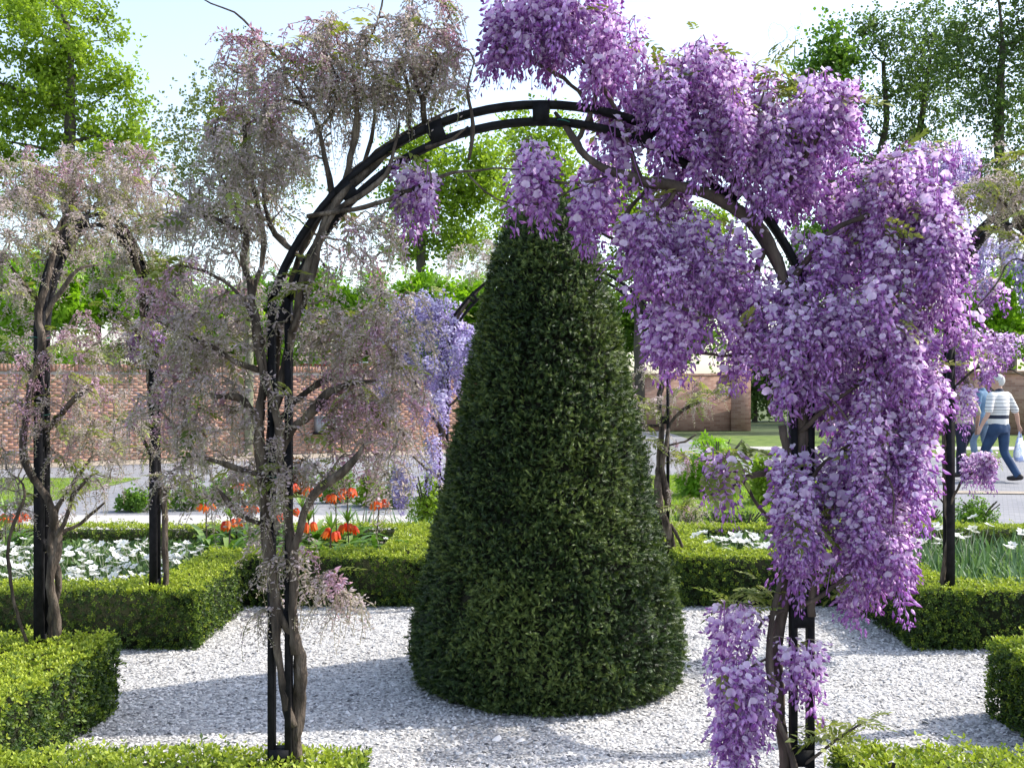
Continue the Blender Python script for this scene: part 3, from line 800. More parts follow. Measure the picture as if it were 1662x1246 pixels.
blobsL = [
    (415, 175, d, 55, 60, .16, 22, PK), (400, 260, d, 60, 60, .18, 26, BU), (480, 210, d, 60, 60, .18, 22, BU), (520, 110, d, 65, 50, .16, 22, PK),
    (590, 130, d, 60, 60, .16, 24, BU), (650, 130, d, 60, 60, .15, 22, BU), (700, 90, d, 50, 70, .15, 22, PK), (735, 160, d, 30, 50, .12, 9, BU),
    (560, 200, d, 50, 40, .15, 12, BU), (390, 350, d, 70, 60, .2, 26, BU), (330, 400, d, 50, 60, .18, 14, BU), (470, 300, d, 40, 40, .15, 9, BU),
    (330, 500, d, 70, 50, .2, 20, PK), (300, 560, d, 70, 40, .2, 14, BU), (370, 560, d, 50, 50, .2, 14, BU), (330, 640, d, 55, 45, .2, 16, BU),
    (290, 650, d, 40, 40, .15, 8, PK), (350, 730, d, 50, 40, .2, 12, BU), (410, 830, d, 40, 50, .15, 9, BU), (520, 560, d, 60, 40, .2, 13, BU),
    (590, 580, d, 55, 45, .2, 18, PK), (640, 540, d, 45, 45, .18, 14, BU), (560, 440, d, 60, 40, .18, 9, PK), (300, 690, d, 70, 40, .2, 12, PK), (600, 790, d, 55, 40, .18, 9, PK), (330, 810, d, 50, 40, .18, 7, BU), (500, 500, d, 60, 40, .16, 7, BU), (450, 700, d - .1, 50, 60, .08, 6, BU), (620, 380, d, 50, 50, .15, 8, BU),
    (580, 700, d, 50, 45, .2, 14, PK), (640, 690, d, 45, 55, .18, 16, PK), (600, 640, d, 50, 35, .18, 10, BU), (540, 650, d, 30, 40, .15, 7, ['pink']), (460, 820, d, 35, 60, .15, 8, BU), (520, 760, d, 40, 30, .15, 6, BU),
    (450, 900, d, 30, 40, .12, 6, BU), (520, 950, d, 35, 25, .1, 5, PK), (440, 1010, d, 15, 30, .08, 4, PK), (530, 1010, d, 40, 25, .12, 6, BU), (690, 310, d, 30, 30, .1, 4, ['small']),
]
wl = wisteria('grey budding wisteria with twisted bare stems up the tall near arch', limbsL, blobsL, GW, leaves=150, maxobj=300, dens=1.45, twig_r=1.9)
mbt = [(500, 420, d, 0.03), (448, 772, d, 0.04), (735, 245, d, .03)]
ties(wl, mbt)

# ---- the full purple wisteria on the near arch
limbsR = [
    [(1282, 1330, d + .02, 15), (1278, 1246, d + .02, 15), (1270, 1150, d + .02, 14), (1266, 1050, d + .02, 14), (1276, 950, d, 13), (1290, 850, d, 13), (1296, 750, d, 13), (1300, 650, d, 12), (1290, 560, d - .02, 12), (1275, 470, d - .03, 13), (1245, 395, d - .04, 14), (1212, 352, d - .05, 14), (1150, 318, d - .06, 13), (1095, 302, d - .06, 12), (1020, 285, d - .06, 11), (965, 262, d - .05, 9), (935, 230, d - .04, 8), (912, 200, d, 6), (900, 182, d, 4)],
    [(1293, 1290, d - .04, 8), (1280, 1225, d - .05, 7), (1252, 1150, d - .05, 7), (1243, 1080, d - .05, 7), (1250, 985, d - .04, 7), (1272, 918, d - .02, 7), (1285, 850, d - .03, 7), (1280, 760, d - .04, 8), (1270, 690, d - .04, 8)],
    [(1316, 1000, d - .03, 9), (1322, 940, d - .04, 9), (1312, 880, d - .03, 9), (1305, 800, d - .03, 8)],
    [(1245, 395, d - .03, 8), (1228, 450, d - .03, 7), (1235, 520, d - .04, 6), (1262, 560, d - .05, 5)],
    [(1212, 352, d - .04, 8), (1265, 310, d - .05, 7), (1300, 260, d - .06, 6), (1330, 215, d - .07, 4), (1375, 180, d - .08, 2.5)],
    [(1275, 470, d - .03, 8), (1320, 415, d - .06, 7), (1365, 370, d - .08, 6), (1420, 345, d - .1, 5), (1490, 300, d - .12, 3)],
    [(1290, 560, d - .02, 6), (1245, 545, d - .05, 5), (1190, 520, d - .07, 5), (1130, 505, d - .08, 4), (1080, 490, d - .1, 3)],
    [(1250, 555, d, 4), (1190, 578, d + .03, 4), (1120, 570, d + .05, 3), (1070, 550, d + .06, 2)],
    [(1296, 700, d - .02, 6), (1350, 650, d - .06, 5), (1410, 610, d - .08, 5), (1480, 590, d - .1, 3), (1520, 600, d - .1, 2)],
    [(1300, 800, d - .02, 6), (1350, 740, d - .07, 5), (1400, 720, d - .1, 4), (1450, 740, d - .12, 3)],
    [(1300, 840, d, 6), (1262, 770, d + .02, 6), (1248, 764, d + .02, 6), (1207, 773, d + .02, 6), (1154, 805, d + .01, 5)],
    [(1290, 880, d, 5), (1255, 850, d + .02, 5), (1232, 825, d + .02, 4), (1205, 780, d + .02, 4), (1175, 745, d, 3)],
    [(1300, 860, d - .02, 5), (1360, 830, d - .08, 4), (1420, 810, d - .1, 3), (1470, 830, d - .12, 2)],
    [(1150, 318, d - .05, 7), (1130, 250, d - .05, 6), (1110, 170, d - .04, 4), (1105, 120, d - .04, 3)],
    [(1040, 290, d - .05, 6), (1015, 220, d - .03, 5), (985, 150, d, 4), (930, 80, d, 3), (890, 30, d, 2)],
    [(960, 200, d, 6), (945, 160, d, 5), (900, 120, d, 4), (840, 90, d, 3), (800, 60, d, 2)],
    [(935, 232, d, 5), (950, 205, d, 5), (962, 175, d, 5), (975, 120, d, 3)],
    [(1180, 330, d - .05, 6), (1210, 260, d - .08, 5), (1230, 190, d - .1, 4), (1240, 150, d - .1, 2)],
    [(1060, 300, d - .05, 4), (1020, 340, d - .02, 4), (1000, 390, d, 3), (960, 370, d, 2)],
    [(1010, 283, d - .04, 3), (930, 300, d - .02, 3), (870, 290, d, 2)],
    [(1100, 305, d - .05, 4), (1060, 360, d - .02, 4), (1070, 410, d, 3), (1040, 450, d, 2)],
    [(1338, 635, d - .18, 1.8), (1380, 690, d - .2, 2), (1420, 740, d - .2, 2), (1447, 790, d - .2, 2), (1449, 850, d - .2, 1.5)],
    [(1270, 990, d - .03, 5), (1238, 1010, d - .05, 4), (1215, 1060, d - .06, 4), (1195, 1120, d - .07, 3)],
    [(1268, 1060, d - .03, 3), (1225, 1080, d - .05, 3), (1190, 1110, d - .06, 2)],
    [(1300, 1240, d - .02, 4), (1335, 1215, d - .05, 3), (1370, 1190, d - .06, 2.5), (1402, 1172, d - .06, 1.5)],
    [(1290, 990, d - .03, 4), (1340, 960, d - .06, 4), (1380, 930, d - .08, 3)],
]
BL, SM = ['bloom'], ['bloom', 'small']
blobsR = [
    (860, 20, d, 70, 50, .18, 16, BL), (930, 25, d, 70, 50, .2, 16, BL), (850, 75, d, 60, 35, .16, 9, BL), (940, 85, d, 70, 40, .18, 12, BL), (1010, 110, d, 45, 45, .18, 9, BL), (800, 60, d, 25, 50, .12, 5, SM),
    (1100, 140, d, 60, 45, .2, 14, BL), (1150, 150, d, 70, 45, .2, 13, BL), (1060, 175, d - .05, 50, 40, .16, 10, BL), (1120, 195, d - .12, 70, 25, .1, 8, BL), (1175, 262, d - .12, 50, 14, .08, 5, SM), (1250, 320, d - .1, 28, 35, .08, 5, SM), (1210, 230, d - .12, 60, 30, .1, 8, BL), (1240, 480, d - .02, 40, 50, .1, 6, SM), (1330, 450, d - .02, 40, 40, .12, 7, BL), (1220, 180, d, 75, 45, .2, 14, BL), (1290, 200, d, 60, 50, .2, 12, BL), (1350, 215, d, 45, 50, .18, 9, SM),
    (1140, 215, d + .1, 80, 30, .14, 9, BL), (1250, 240, d + .06, 75, 40, .16, 12, BL), (1320, 300, d, 60, 50, .2, 10, BL), (1060, 255, d + .14, 50, 30, .1, 6, BL), (990, 205, d + .12, 50, 25, .08, 5, SM),
    (1450, 330, d - .05, 70, 50, .2, 17, BL), (1510, 360, d - .05, 45, 60, .2, 12, BL), (1430, 410, d - .05, 60, 60, .2, 14, BL), (1500, 440, d - .05, 55, 50, .18, 12, BL), (1360, 380, d + .06, 50, 60, .16, 9, SM), (1300, 330, d + .05, 50, 40, .12, 6, BL),
    (1330, 530, d - .08, 70, 35, .16, 14, BL), (1290, 560, d - .08, 40, 40, .14, 7, BL), (1400, 550, d - .05, 60, 45, .18, 11, BL), (1470, 560, d - .05, 55, 50, .18, 12, BL), (1500, 600, d - .05, 35, 40, .14, 7, SM),
    (1080, 400, d, 65, 40, .2, 13, BL), (1030, 430, d, 40, 40, .16, 7, SM), (1140, 420, d, 60, 45, .2, 10, SM), (1190, 480, d, 60, 50, .2, 10, SM), (1065, 545, d, 40, 30, .14, 10, BL), (1120, 500, d, 50, 40, .16, 8, SM), (1200, 560, d, 50, 35, .16, 8, SM),
    (960, 350, d, 28, 18, .1, 6, SM), (855, 300, d, 35, 30, .1, 6, SM), (890, 280, d, 45, 20, .1, 4, SM), (985, 300, d + .1, 40, 15, .1, 4, SM), (1070, 335, d + .12, 50, 20, .1, 5, SM),
    (1400, 650, d - .06, 70, 45, .18, 13, BL), (1470, 690, d - .06, 50, 50, .16, 10, BL), (1380, 740, d - .08, 55, 45, .16, 10, BL), (1430, 770, d - .08, 60, 50, .16, 12, BL), (1490, 770, d - .06, 30, 40, .12, 5, SM), (1340, 800, d - .1, 55, 40, .14, 9, BL),
    (1292, 840, d - .1, 35, 40, .08, 9, BL), (1275, 790, d - .08, 20, 30, .06, 4, SM), (1430, 920, d - .06, 40, 30, .1, 7, SM), (1500, 810, d - .05, 28, 20, .08, 5, SM), (1290, 620, d - .1, 45, 50, .06, 6, SM), (1400, 850, d - .08, 50, 40, .14, 9, BL), (1445, 890, d - .08, 35, 40, .12, 6, BL), (1285, 900, d - .1, 25, 30, .06, 6, SM), (1320, 930, d + .02, 30, 30, .12, 3, SM), (1350, 650, d + .08, 50, 50, .1, 5, SM),
    (1170, 770, d, 25, 20, .08, 4, SM), (1180, 210, d, 230, 110, .28, 16, ['small']), (1430, 540, d, 140, 260, .28, 22, ['small']), (1420, 880, d - .05, 75, 70, .16, 9, ['small']), (1080, 470, d, 80, 90, .2, 8, ['small']), (1190, 1035, d - .05, 26, 25, .08, 6, SM), (1185, 1120, d - .05, 26, 40, .08, 8, SM), (1215, 1150, d - .05, 22, 50, .08, 7, SM), (1300, 1085, d - .06, 35, 8, .05, 4, SM), (1375, 990, d - .05, 12, 12, .04, 2, SM), (1190, 1225, d - .05, 28, 30, .08, 7, SM),
]
wr = wisteria('full purple wisteria in flower cascading down one side of the tall near arch', limbsR, blobsR, GW, bark='bark_dark', leaves=200, maxobj=300, dens=0.88, leaf_at=[(1340, 1165), (1385, 1180), (1325, 1195), (1400, 1172), (1345, 1200), (1215, 968), (1190, 972), (1225, 985), (1240, 965), (1310, 780), (1290, 790), (1295, 475), (1305, 470), (1250, 105), (1265, 130), (1255, 150), (1330, 150), (1370, 155), (1300, 170), (1170, 760), (1190, 740), (1210, 745), (1150, 770), (1230, 740), (1420, 570), (1440, 590), (1520, 560)])
ties(wr, [(914, 200, d, .03), (1130, 300, d, .05), (1282, 632, d, .04)])

# ---- two grey wisterias on the arch at the west side
a, b2 = 5.2, 6.66
limbs = [
    [(100, 1130, a, 11), (98, 1000, a - .02, 10), (86, 940, a - .05, 10), (96, 880, a - .02, 10), (84, 820, a - .05, 9), (50, 760, a - .05, 8), (44, 700, a - .05, 8), (56, 620, a - .04, 8), (72, 550, a - .03, 9), (66, 500, a - .02, 8), (80, 450, a, 7), (92, 390, a + .1, 6), (110, 350, a + .3, 5), (150, 335, a + .6, 4)],
    [(84, 1130, a + .03, 7), (86, 1000, a + .02, 8), (100, 940, a - .02, 8), (88, 880, a - .05, 8), (94, 830, a - .03, 7), (110, 800, a - .05, 5), (150, 740, a, 3)],
    [(86, 880, a - .04, 6), (105, 845, a - .08, 5), (118, 800, a - .1, 4), (150, 770, a - .1, 2)],
    [(90, 870, a - .04, 5), (130, 850, a, 4), (170, 815, a, 2)],
    [(70, 1120, a - .05, 4), (20, 960, a - .1, 4), (12, 880, a - .1, 4), (40, 800, a - .1, 3), (10, 760, a - .1, 2)],
    [(75, 700, a - .02, 7), (105, 665, a - .04, 6), (130, 640, a - .05, 5), (155, 618, a - .05, 3)],
    [(58, 620, a, 5), (30, 580, a - .05, 4), (5, 570, a - .05, 2)],
    [(70, 520, a, 6), (95, 480, a, 5), (125, 440, a, 4), (160, 430, a + .1, 2)],
    [(66, 490, a, 5), (40, 460, a - .05, 4), (10, 420, a - .05, 2)],
    [(92, 390, a + .1, 5), (70, 350, a + .1, 4), (40, 330, a, 3)],
    [(95, 385, a + .15, 4), (115, 330, a + .3, 3), (140, 300, a + .4, 2)],
]
blobs = [
    (60, 300, a + .2, 70, 35, .3, 18, PK), (130, 300, a + .4, 70, 40, .35, 24, PK), (200, 290, a + .8, 60, 40, .3, 20, PK), (30, 380, a, 50, 50, .3, 16, BU), (120, 370, a + .3, 70, 50, .35, 24, BU),
    (200, 360, a + .8, 60, 50, .3, 20, BU), (30, 460, a, 45, 40, .25, 13, BU), (110, 430, a + .2, 40, 40, .25, 9, BU), (150, 560, a, 40, 30, .2, 9, ['pink', 'bud']), (30, 560, a, 35, 40, .2, 8, BU), (160, 640, a, 40, 30, .2, 7, PK), (90, 620, a, 60, 40, .2, 9, PK), (100, 700, a, 60, 40, .2, 9, PK), (180, 700, a, 50, 40, .2, 7, BU),
    (20, 680, a, 30, 40, .2, 7, PK), (40, 780, a, 40, 40, .2, 8, BU), (130, 730, a, 50, 30, .2, 8, BU), (150, 790, a, 40, 40, .2, 8, BU), (60, 860, a, 50, 30, .2, 5, BU),
]
w1 = wisteria('grey budding wisteria with a plaited trunk rising from the hedge in the yew\'s shadow', limbs, blobs, GW, leaves=260, maxobj=300, dens=1.8, twig_r=1.7)
ties(w1, [(65, 548, a, .045), (64, 672, a, .05)])
limbs = [
    [(268, 1000, b2 + .02, 8), (267, 900, b2 + .02, 7), (268, 820, b2 + .02, 7), (256, 740, b2 + .04, 6), (246, 660, b2, 6), (240, 580, b2, 6), (228, 500, b2 - .1, 6), (225, 440, b2 - .3, 5), (215, 400, b2 - .5, 4)],
    [(252, 760, b2, 4), (225, 700, b2, 4), (190, 680, b2, 2)],
    [(246, 640, b2, 5), (280, 600, b2, 4), (310, 590, b2, 2)],
    [(238, 560, b2, 5), (205, 520, b2 - .1, 4), (170, 500, b2 - .1, 2)],
    [(230, 510, b2, 4), (270, 460, b2, 4), (300, 440, b2, 2)],
    [(252, 800, b2, 4), (300, 780, b2, 3), (330, 770, b2, 2)],
]
blobs = [
    (240, 400, b2 - .2, 70, 50, .35, 26, BU), (270, 470, b2, 50, 40, .3, 14, BU), (200, 470, b2 - .2, 50, 40, .3, 13, BU), (220, 545, b2 - .1, 40, 25, .2, 8, ['small', 'pink', 'bud']), (270, 560, b2, 40, 40, .25, 10, BU),
    (200, 620, b2, 45, 35, .25, 11, PK), (280, 680, b2, 45, 40, .25, 11, BU), (205, 720, b2, 45, 35, .25, 9, BU), (290, 760, b2, 45, 35, .25, 10, BU), (230, 340, b2 - .4, 60, 30, .3, 12, PK),
]
wisteria('slender grey budding wisteria on the post among the white flowers', limbs, blobs, GW, leaves=420, maxobj=300, dens=1.7, twig_r=1.6)

# ---- back arch: blue-lilac plant and pale plant
e = DB
limbs = [
    [(735, 960, e, 7), (733, 880, e, 6), (722, 800, e - .03, 6), (728, 740, e - .03, 5), (716, 690, e, 5), (718, 620, e, 5), (722, 560, e, 4), (745, 510, e, 4), (775, 475, e, 3), (810, 445, e, 2)],
    [(722, 780, e, 4), (690, 760, e - .1, 3), (670, 740, e - .1, 2)],
    [(718, 700, e, 4), (680, 640, e - .1, 4), (660, 580, e - .15, 3), (640, 540, e - .15, 2)],
    [(722, 600, e, 4), (690, 540, e, 3), (670, 505, e, 2)],
    [(726, 660, e, 3), (745, 640, e, 3), (755, 600, e, 2)],
]
BB = ['blue']
blobs = [
    (670, 500, e, 40, 20, .3, 9, BB), (720, 510, e, 30, 20, .3, 8, BB), (740, 560, e, 50, 35, .3, 15, BB), (695, 580, e, 55, 40, .3, 13, BB), (640, 560, e - .1, 35, 30, .3, 8, BB), (735, 640, e, 30, 35, .3, 8, BB), (640, 620, e - .1, 45, 40, .3, 12, ['pink', 'bud', 'blue']),
    (690, 650, e - .1, 30, 35, .3, 7, ['blue', 'pink']), (610, 650, e - .1, 20, 15, .2, 3, BB), (765, 440, e, 40, 18, .3, 13, BU), (700, 730, e, 30, 30, .25, 6, ['blue', 'pink']), (655, 790, e - .1, 18, 30, .15, 5, BB), (640, 730, e - .1, 30, 30, .2, 6, ['pink', 'bud']), (780, 420, e, 40, 15, .3, 8, BU),
]
wisteria('blue-lilac wisteria flowering on the arch behind the yew cone', limbs, blobs, GW, leaves=90, maxobj=260, dens=1.3)
limbs = [
    [(1096, 960, e, 9), (1092, 900, e, 9), (1082, 850, e - .04, 9), (1070, 800, e - .04, 8), (1072, 750, e, 7), (1076, 700, e, 6), (1070, 660, e, 6), (1078, 600, e, 5), (1060, 540, e, 4), (1030, 490, e, 3)],
    [(1084, 960, e + .04, 7), (1074, 880, e + .05, 7), (1084, 820, e, 7), (1076, 760, e - .04, 6), (1084, 720, e - .04, 5), (1090, 690, e, 4), (1110, 665, e - .05, 4), (1140, 650, e - .1, 3)],
    [(1088, 850, e, 4), (1100, 870, e - .05, 4), (1112, 900, e - .06, 4), (1110, 960, e - .06, 4)],
    [(1078, 725, e, 3), (1110, 715, e, 2), (1130, 705, e, 1.5)],
    [(1070, 690, e, 3), (1050, 690, e, 3), (1035, 685, e, 2)],
]
blobs = [
    (1060, 670, e, 35, 20, .25, 9, BU), (1110, 660, e, 35, 18, .25, 10, BU), (1145, 640, e, 25, 18, .2, 8, PK), (1060, 720, e, 25, 15, .2, 4, BU), (1120, 740, e, 35, 25, .25, 7, PK), (1060, 780, e, 20, 30, .2, 5, PK), (1110, 820, e, 30, 25, .2, 6, PK), (1050, 600, e, 40, 40, .3, 6, BU), (1130, 850, e, 20, 15, .15, 3, PK),
]
wisteria('pale budding wisteria with two trunks twisted like rope behind the yew cone', limbs, blobs, GW, leaves=150, maxobj=150)

# ---- east arch: lilac plant on the far post, bare budding plant on the near post
f1, f2 = 6.63, 5.2
limbs = [
    [(1533, 1010, f1, 7), (1532, 940, f1, 6), (1538, 870, f1, 6), (1533, 800, f1, 5), (1530, 720, f1, 5), (1540, 640, f1, 5), (1545, 560, f1, 5), (1552, 480, f1 - .1, 5), (1568, 420, f1 - .3, 5), (1590, 375, f1 - .6, 4), (1640, 350, f1 - .9, 3)],
    [(1540, 640, f1, 3), (1580, 600, f1, 3), (1620, 590, f1, 2), (1662, 610, f1, 1.5)],
    [(1545, 560, f1, 4), (1580, 520, f1, 3), (1630, 560, f1, 2)],
    [(1552, 480, f1, 4), (1530, 400, f1, 3), (1500, 320, f1, 3), (1470, 280, f1, 2)],
    [(1536, 830, f1, 3), (1560, 780, f1 - .1, 3), (1590, 765, f1 - .1, 2), (1610, 770, f1 - .1, 1.5)],
    [(1534, 820, f1, 2.5), (1520, 800, f1, 2), (1508, 770, f1, 1.5)],
]
BLS = ['small', 'blue']
blobs = [
    (1470, 270, f1, 50, 25, .3, 12, BLS), (1530, 270, f1, 45, 25, .3, 13, BLS), (1590, 400, f1, 35, 30, .3, 10, BLS), (1560, 330, f1, 40, 40, .3, 8, BLS), (1570, 560, f1, 25, 20, .2, 7, ['small']), (1625, 565, f1, 30, 12, .2, 8, ['small']),
    (1555, 650, f1, 22, 25, .2, 8, ['small']), (1585, 760, f1 - .1, 28, 12, .15, 9, ['small']), (1515, 790, f1, 10, 15, .1, 2, ['small']), (1580, 600, f1, 25, 25, .2, 6, ['small']), (1600, 470, f1, 30, 25, .2, 5, BLS),
]
wisteria('lilac wisteria on the lone black post beside the walking people', limbs, blobs, GW, leaves=60, maxobj=220)
limbs = [
    [(1735, 1130, f2, 10), (1730, 950, f2, 9), (1733, 760, f2, 9), (1728, 560, f2, 8), (1705, 440, f2 + .1, 7), (1665, 390, f2 + .3, 6), (1625, 365, f2 + .6, 4), (1580, 330, f2 + .8, 2.5)],
    [(1665, 390, f2 + .3, 4), (1630, 330, f2 + .3, 3), (1590, 300, f2 + .3, 2)],
    [(1690, 420, f2 + .2, 4), (1650, 340, f2 + .2, 3), (1630, 290, f2 + .2, 2)],
    [(1725, 560, f2, 4), (1660, 420, f2, 2), (1600, 480, f2 - .05, 2), (1570, 520, f2 - .1, 1.5)],
]
blobs = [(1640, 310, f2 + .3, 45, 35, .3, 20, BU), (1600, 320, f2 + .4, 35, 30, .3, 10, BU), (1650, 370, f2 + .3, 30, 40, .3, 9, BU), (1640, 430, f2 + .2, 30, 20, .2, 4, ['bud', 'blue'])]
wisteria('bare grey wisteria branches spilling over the top of the arch by the tall dark trees', limbs, blobs, GW, leaves=110, maxobj=200, dens=1.8, twig_r=1.3)
#@@MORE@@
# ---------------------------------------------------------------- planting in the beds
M['white_petal'] = leaf_mat('white_petals', [(0.0, (0.55, 0.56, 0.42)), (0.3, (0.80, 0.80, 0.76)), (1.0, (0.86, 0.86, 0.84))], 0.3, 0.6, 0.2, tcol=(1, 1, 0.95))
M['strap'] = leaf_mat('strap_leaves', [(0.0, (0.03, 0.07, 0.03)), (0.5, (0.10, 0.19, 0.09)), (1.0, (0.24, 0.36, 0.18))], 0.3, 0.45, 0.4)
M['bed_leaf'] = leaf_mat('bed_leaves', [(0.0, (0.03, 0.06, 0.02)), (0.5, (0.09, 0.16, 0.06)), (1.0, (0.22, 0.33, 0.12))], 0.3, 0.5, 0.35)
M['orange'] = leaf_mat('orange_petals', [(0.0, (0.40, 0.035, 0.008)), (0.5, (0.70, 0.085, 0.012)), (1.0, (0.82, 0.17, 0.02))], 0.35, 0.5, 0.3, 0.15, tcol=(1.1, 0.8, 0.5))
M['imperial_leaf'] = leaf_mat('imperial_leaves', [(0.0, (0.05, 0.13, 0.02)), (0.5, (0.14, 0.28, 0.05)), (1.0, (0.32, 0.44, 0.13))], 0.35, 0.35, 0.5)
M['dark_stem'] = noise_mat('dark_flower_stem', [(0.3, (0.03, 0.02, 0.02)), (0.7, (0.07, 0.06, 0.03))], 20)


def strap_leaf(mb, base, az, L, w, lean, droop, tint, seg=5):
    """arching strap leaf, a folded ribbon"""
    t = np.linspace(0, 1, seg + 1)
    out = np.array([math.cos(az), math.sin(az), 0]); sd = np.array([-math.sin(az), math.cos(az), 0])
    c = base + out[None] * (L * (lean * t + 0.55 * droop * t ** 2))[:, None] + np.array([0, 0, 1.0])[None] * (L * (t * (1 - 0.35 * lean) - droop * 0.75 * t ** 2.4))[:, None]
    ww = w * np.sin(np.pi * (0.12 + 0.88 * t)) ** 0.7
    V = np.vstack([c + sd * ww[:, None] + [0, 0, 0.25 * w], c, c - sd * ww[:, None] + [0, 0, 0.25 * w]])
    n = seg + 1
    Fc = [(i, i + 1, n + i + 1, n + i) for i in range(seg)] + [(n + i, n + i + 1, 2 * n + i + 1, 2 * n + i) for i in range(seg)]
    mb.add(V, np.array(Fc), np.clip(tint + np.tile(0.25 * t - 0.1, 3), 0, 1))


def white_flower_mesh(seed, r):
    rng = np.random.default_rng(seed)
    mb = MB()
    np_ = 7
    for i in range(np_):
        a = 2 * math.pi * i / np_ + rng.normal(0, 0.08); L = r * rng.uniform(0.9, 1.12)
        o = np.array([math.cos(a), math.sin(a), 0]); s = np.array([-math.sin(a), math.cos(a), 0]); z = np.array([0, 0, 1.0])
        lift = rng.uniform(0.05, 0.35)
        V = [o * 0.1 * r, o * L * 0.6 + s * 0.36 * r + z * lift * r * 0.5, o * L + z * lift * r, o * L * 0.6 - s * 0.36 * r + z * lift * r * 0.5]
        mb.add(V, np.array([(0, 1, 2), (0, 2, 3)]), [0.35, 0.9, 0.8, 0.9])
    mb.ellipsoid((0, 0, 0.05 * r), (0.22 * r, 0.22 * r, 0.18 * r), 6, 3, 0.05)
    # stem under the head
    mb.tube([(0, 0, 0), (0.2 * r, 0, -0.1), (0, 0.1 * r, -0.30)], 0.0022, 4, 0.0, cap=False)
    return mb.mesh('white_flower', M['white_petal'])

WF = [white_flower_mesh(i, 0.031 + 0.003 * (i % 3)) for i in range(6)]
TUL = [white_flower_mesh(10 + i, 0.042 + 0.004 * i) for i in range(3)]

def white_flowers(N, xr, yr, zr, label, group, meshes=WF, poly=None):
    k = 0
    while k < N:
        x, y = RNG.uniform(*xr), RNG.uniform(*yr)
        if poly and not in_poly(np.array([x]), np.array([y]), poly)[0]: continue
        if abs(x) > 0.49 * y: continue
        o = mk('white_flower', meshes[int(RNG.integers(len(meshes)))], None, (x, y, RNG.uniform(*zr)), (RNG.normal(-0.10, 0.32), RNG.normal(0.15, 0.32), RNG.uniform(0, 6.28)), RNG.uniform(0.8, 1.2))
        tag(o, label, 'flower', group); k += 1

white_flowers(240, (-4.7, -2.2), (6.95, 8.65), (0.28, 0.375), 'white flower on a thin stem in the bed beside the orange crown imperials', 'white flowers before the brick wall', poly=[(-4.8, 6.9), (-2.4, 6.9), (-2.3, 8.2), (-2.5, 8.7), (-4.8, 8.7)])
white_flowers(9, (-1.1, -0.7), (8.75, 9.15), (0.30, 0.38), 'white flower in the small patch between hedge and yew, below the blue-lilac wisteria', 'white flowers below the blue-lilac wisteria')
white_flowers(44, (1.35, 2.75), (8.15, 8.9), (0.33, 0.40), 'white flower in the strip before the twisted rope-like wisteria trunk', 'white flowers by the twisted trunk', TUL)
white_flowers(30, (2.9, 4.5), (7.6, 9.15), (0.38, 0.50), 'white flower above long green leaves round the lone black post', 'white flowers above the long leaves', TUL)
white_flowers(5, (-2.45, -2.35), (4.6, 4.9), (0.2, 0.27), 'white flower peeping over the hedge in the yew\'s shadow', 'white flowers in the shaded bed')

def bed_foliage(label, xr, yr, N, hmax, mat, strap=False, poly=None):
    x = RNG.uniform(*xr, N); y = RNG.uniform(*yr, N)
    ok = np.abs(x) < 0.5 * y + 0.1
    if poly: ok &= in_poly(x, y, poly)
    x, y = x[ok], y[ok]
    mb = MB()
    if strap:
        for i in range(len(x)):
            strap_leaf(mb, np.array([x[i], y[i], 0.02]), RNG.uniform(0, 6.28), RNG.uniform(0.7, 1.1) * hmax, RNG.uniform(0.007, 0.013), RNG.uniform(0.05, 0.4), RNG.uniform(0, 0.5), RNG.normal(0.5, 0.2), 4)
    else:
        tv, tf, tt = leaf_sprig(5, 0.07, 0.013, 1.0, 0.9)
        z = hmax * RNG.uniform(0.15, 1, len(x)) ** 0.8
        nn = np.stack([RNG.normal(0, 0.5, len(x)), RNG.normal(0, 0.5, len(x)), np.ones(len(x))], 1)
        mb.inst(tv, tf, np.stack([x, y, z], 1), basis_from(nn), RNG.uniform(0.7, 1.3, len(x)), np.clip(RNG.normal(0.5, 0.22, len(x))[:, None] + tt[None], 0, 1))
    o = mb.build('bed_foliage', mat); tag(o, label, 'foliage', kind='stuff')

bed_foliage('low grey-green leaves carpeting the white flower bed', (-4.8, -1.9), (6.85, 9.3), 7500, 0.24, M['bed_leaf'], poly=[(-4.9, 6.88), (-2.25, 6.88), (-2.25, 8.12), (-0.9, 8.12), (-0.9, 9.3), (-4.9, 9.3)])
bed_foliage('low leaves carpeting the crown imperial bed', (-2.3, -0.9), (8.1, 9.28), 2200, 0.24, M['bed_leaf'])
bed_foliage('long grey-green strap leaves filling the bed round the lone post', (2.85, 4.9), (6.95, 9.25), 2600, 0.42, M['strap'], True)
bed_foliage('low leaves under the white flower strip by the twisted trunk', (1.3, 2.9), (8.12, 9.25), 1600, 0.30, M['bed_leaf'])
bed_foliage('sparse leaves in the shaded bed behind the near hedge', (-3.0, -2.3), (3.7, 5.0), 500, 0.2, M['bed_leaf'])

def bell_mesh():
    mb = MB()
    for i in range(6):
        a = 2 * math.pi * i / 6; o = np.array([math.cos(a), math.sin(a), 0]); s = np.array([-math.sin(a), math.cos(a), 0])
        rr = [0.006, 0.019, 0.022, 0.026]; zz = [0, -0.010, -0.042, -0.066]; hw = [0.005, 0.011, 0.013, 0.004]
        V = []
        for r_, z_, h_ in zip(rr, zz, hw): V += [o * r_ + s * h_ + [0, 0, z_], o * r_ - s * h_ + [0, 0, z_]]
        mb.add(V, np.array([(0, 1, 3, 2), (2, 3, 5, 4), (4, 5, 7, 6)]), [0.1, 0.1, 0.5, 0.5, 0.8, 0.8, 1, 1])
    return mb.mesh('bell', M['orange'])
BELL = bell_mesh()

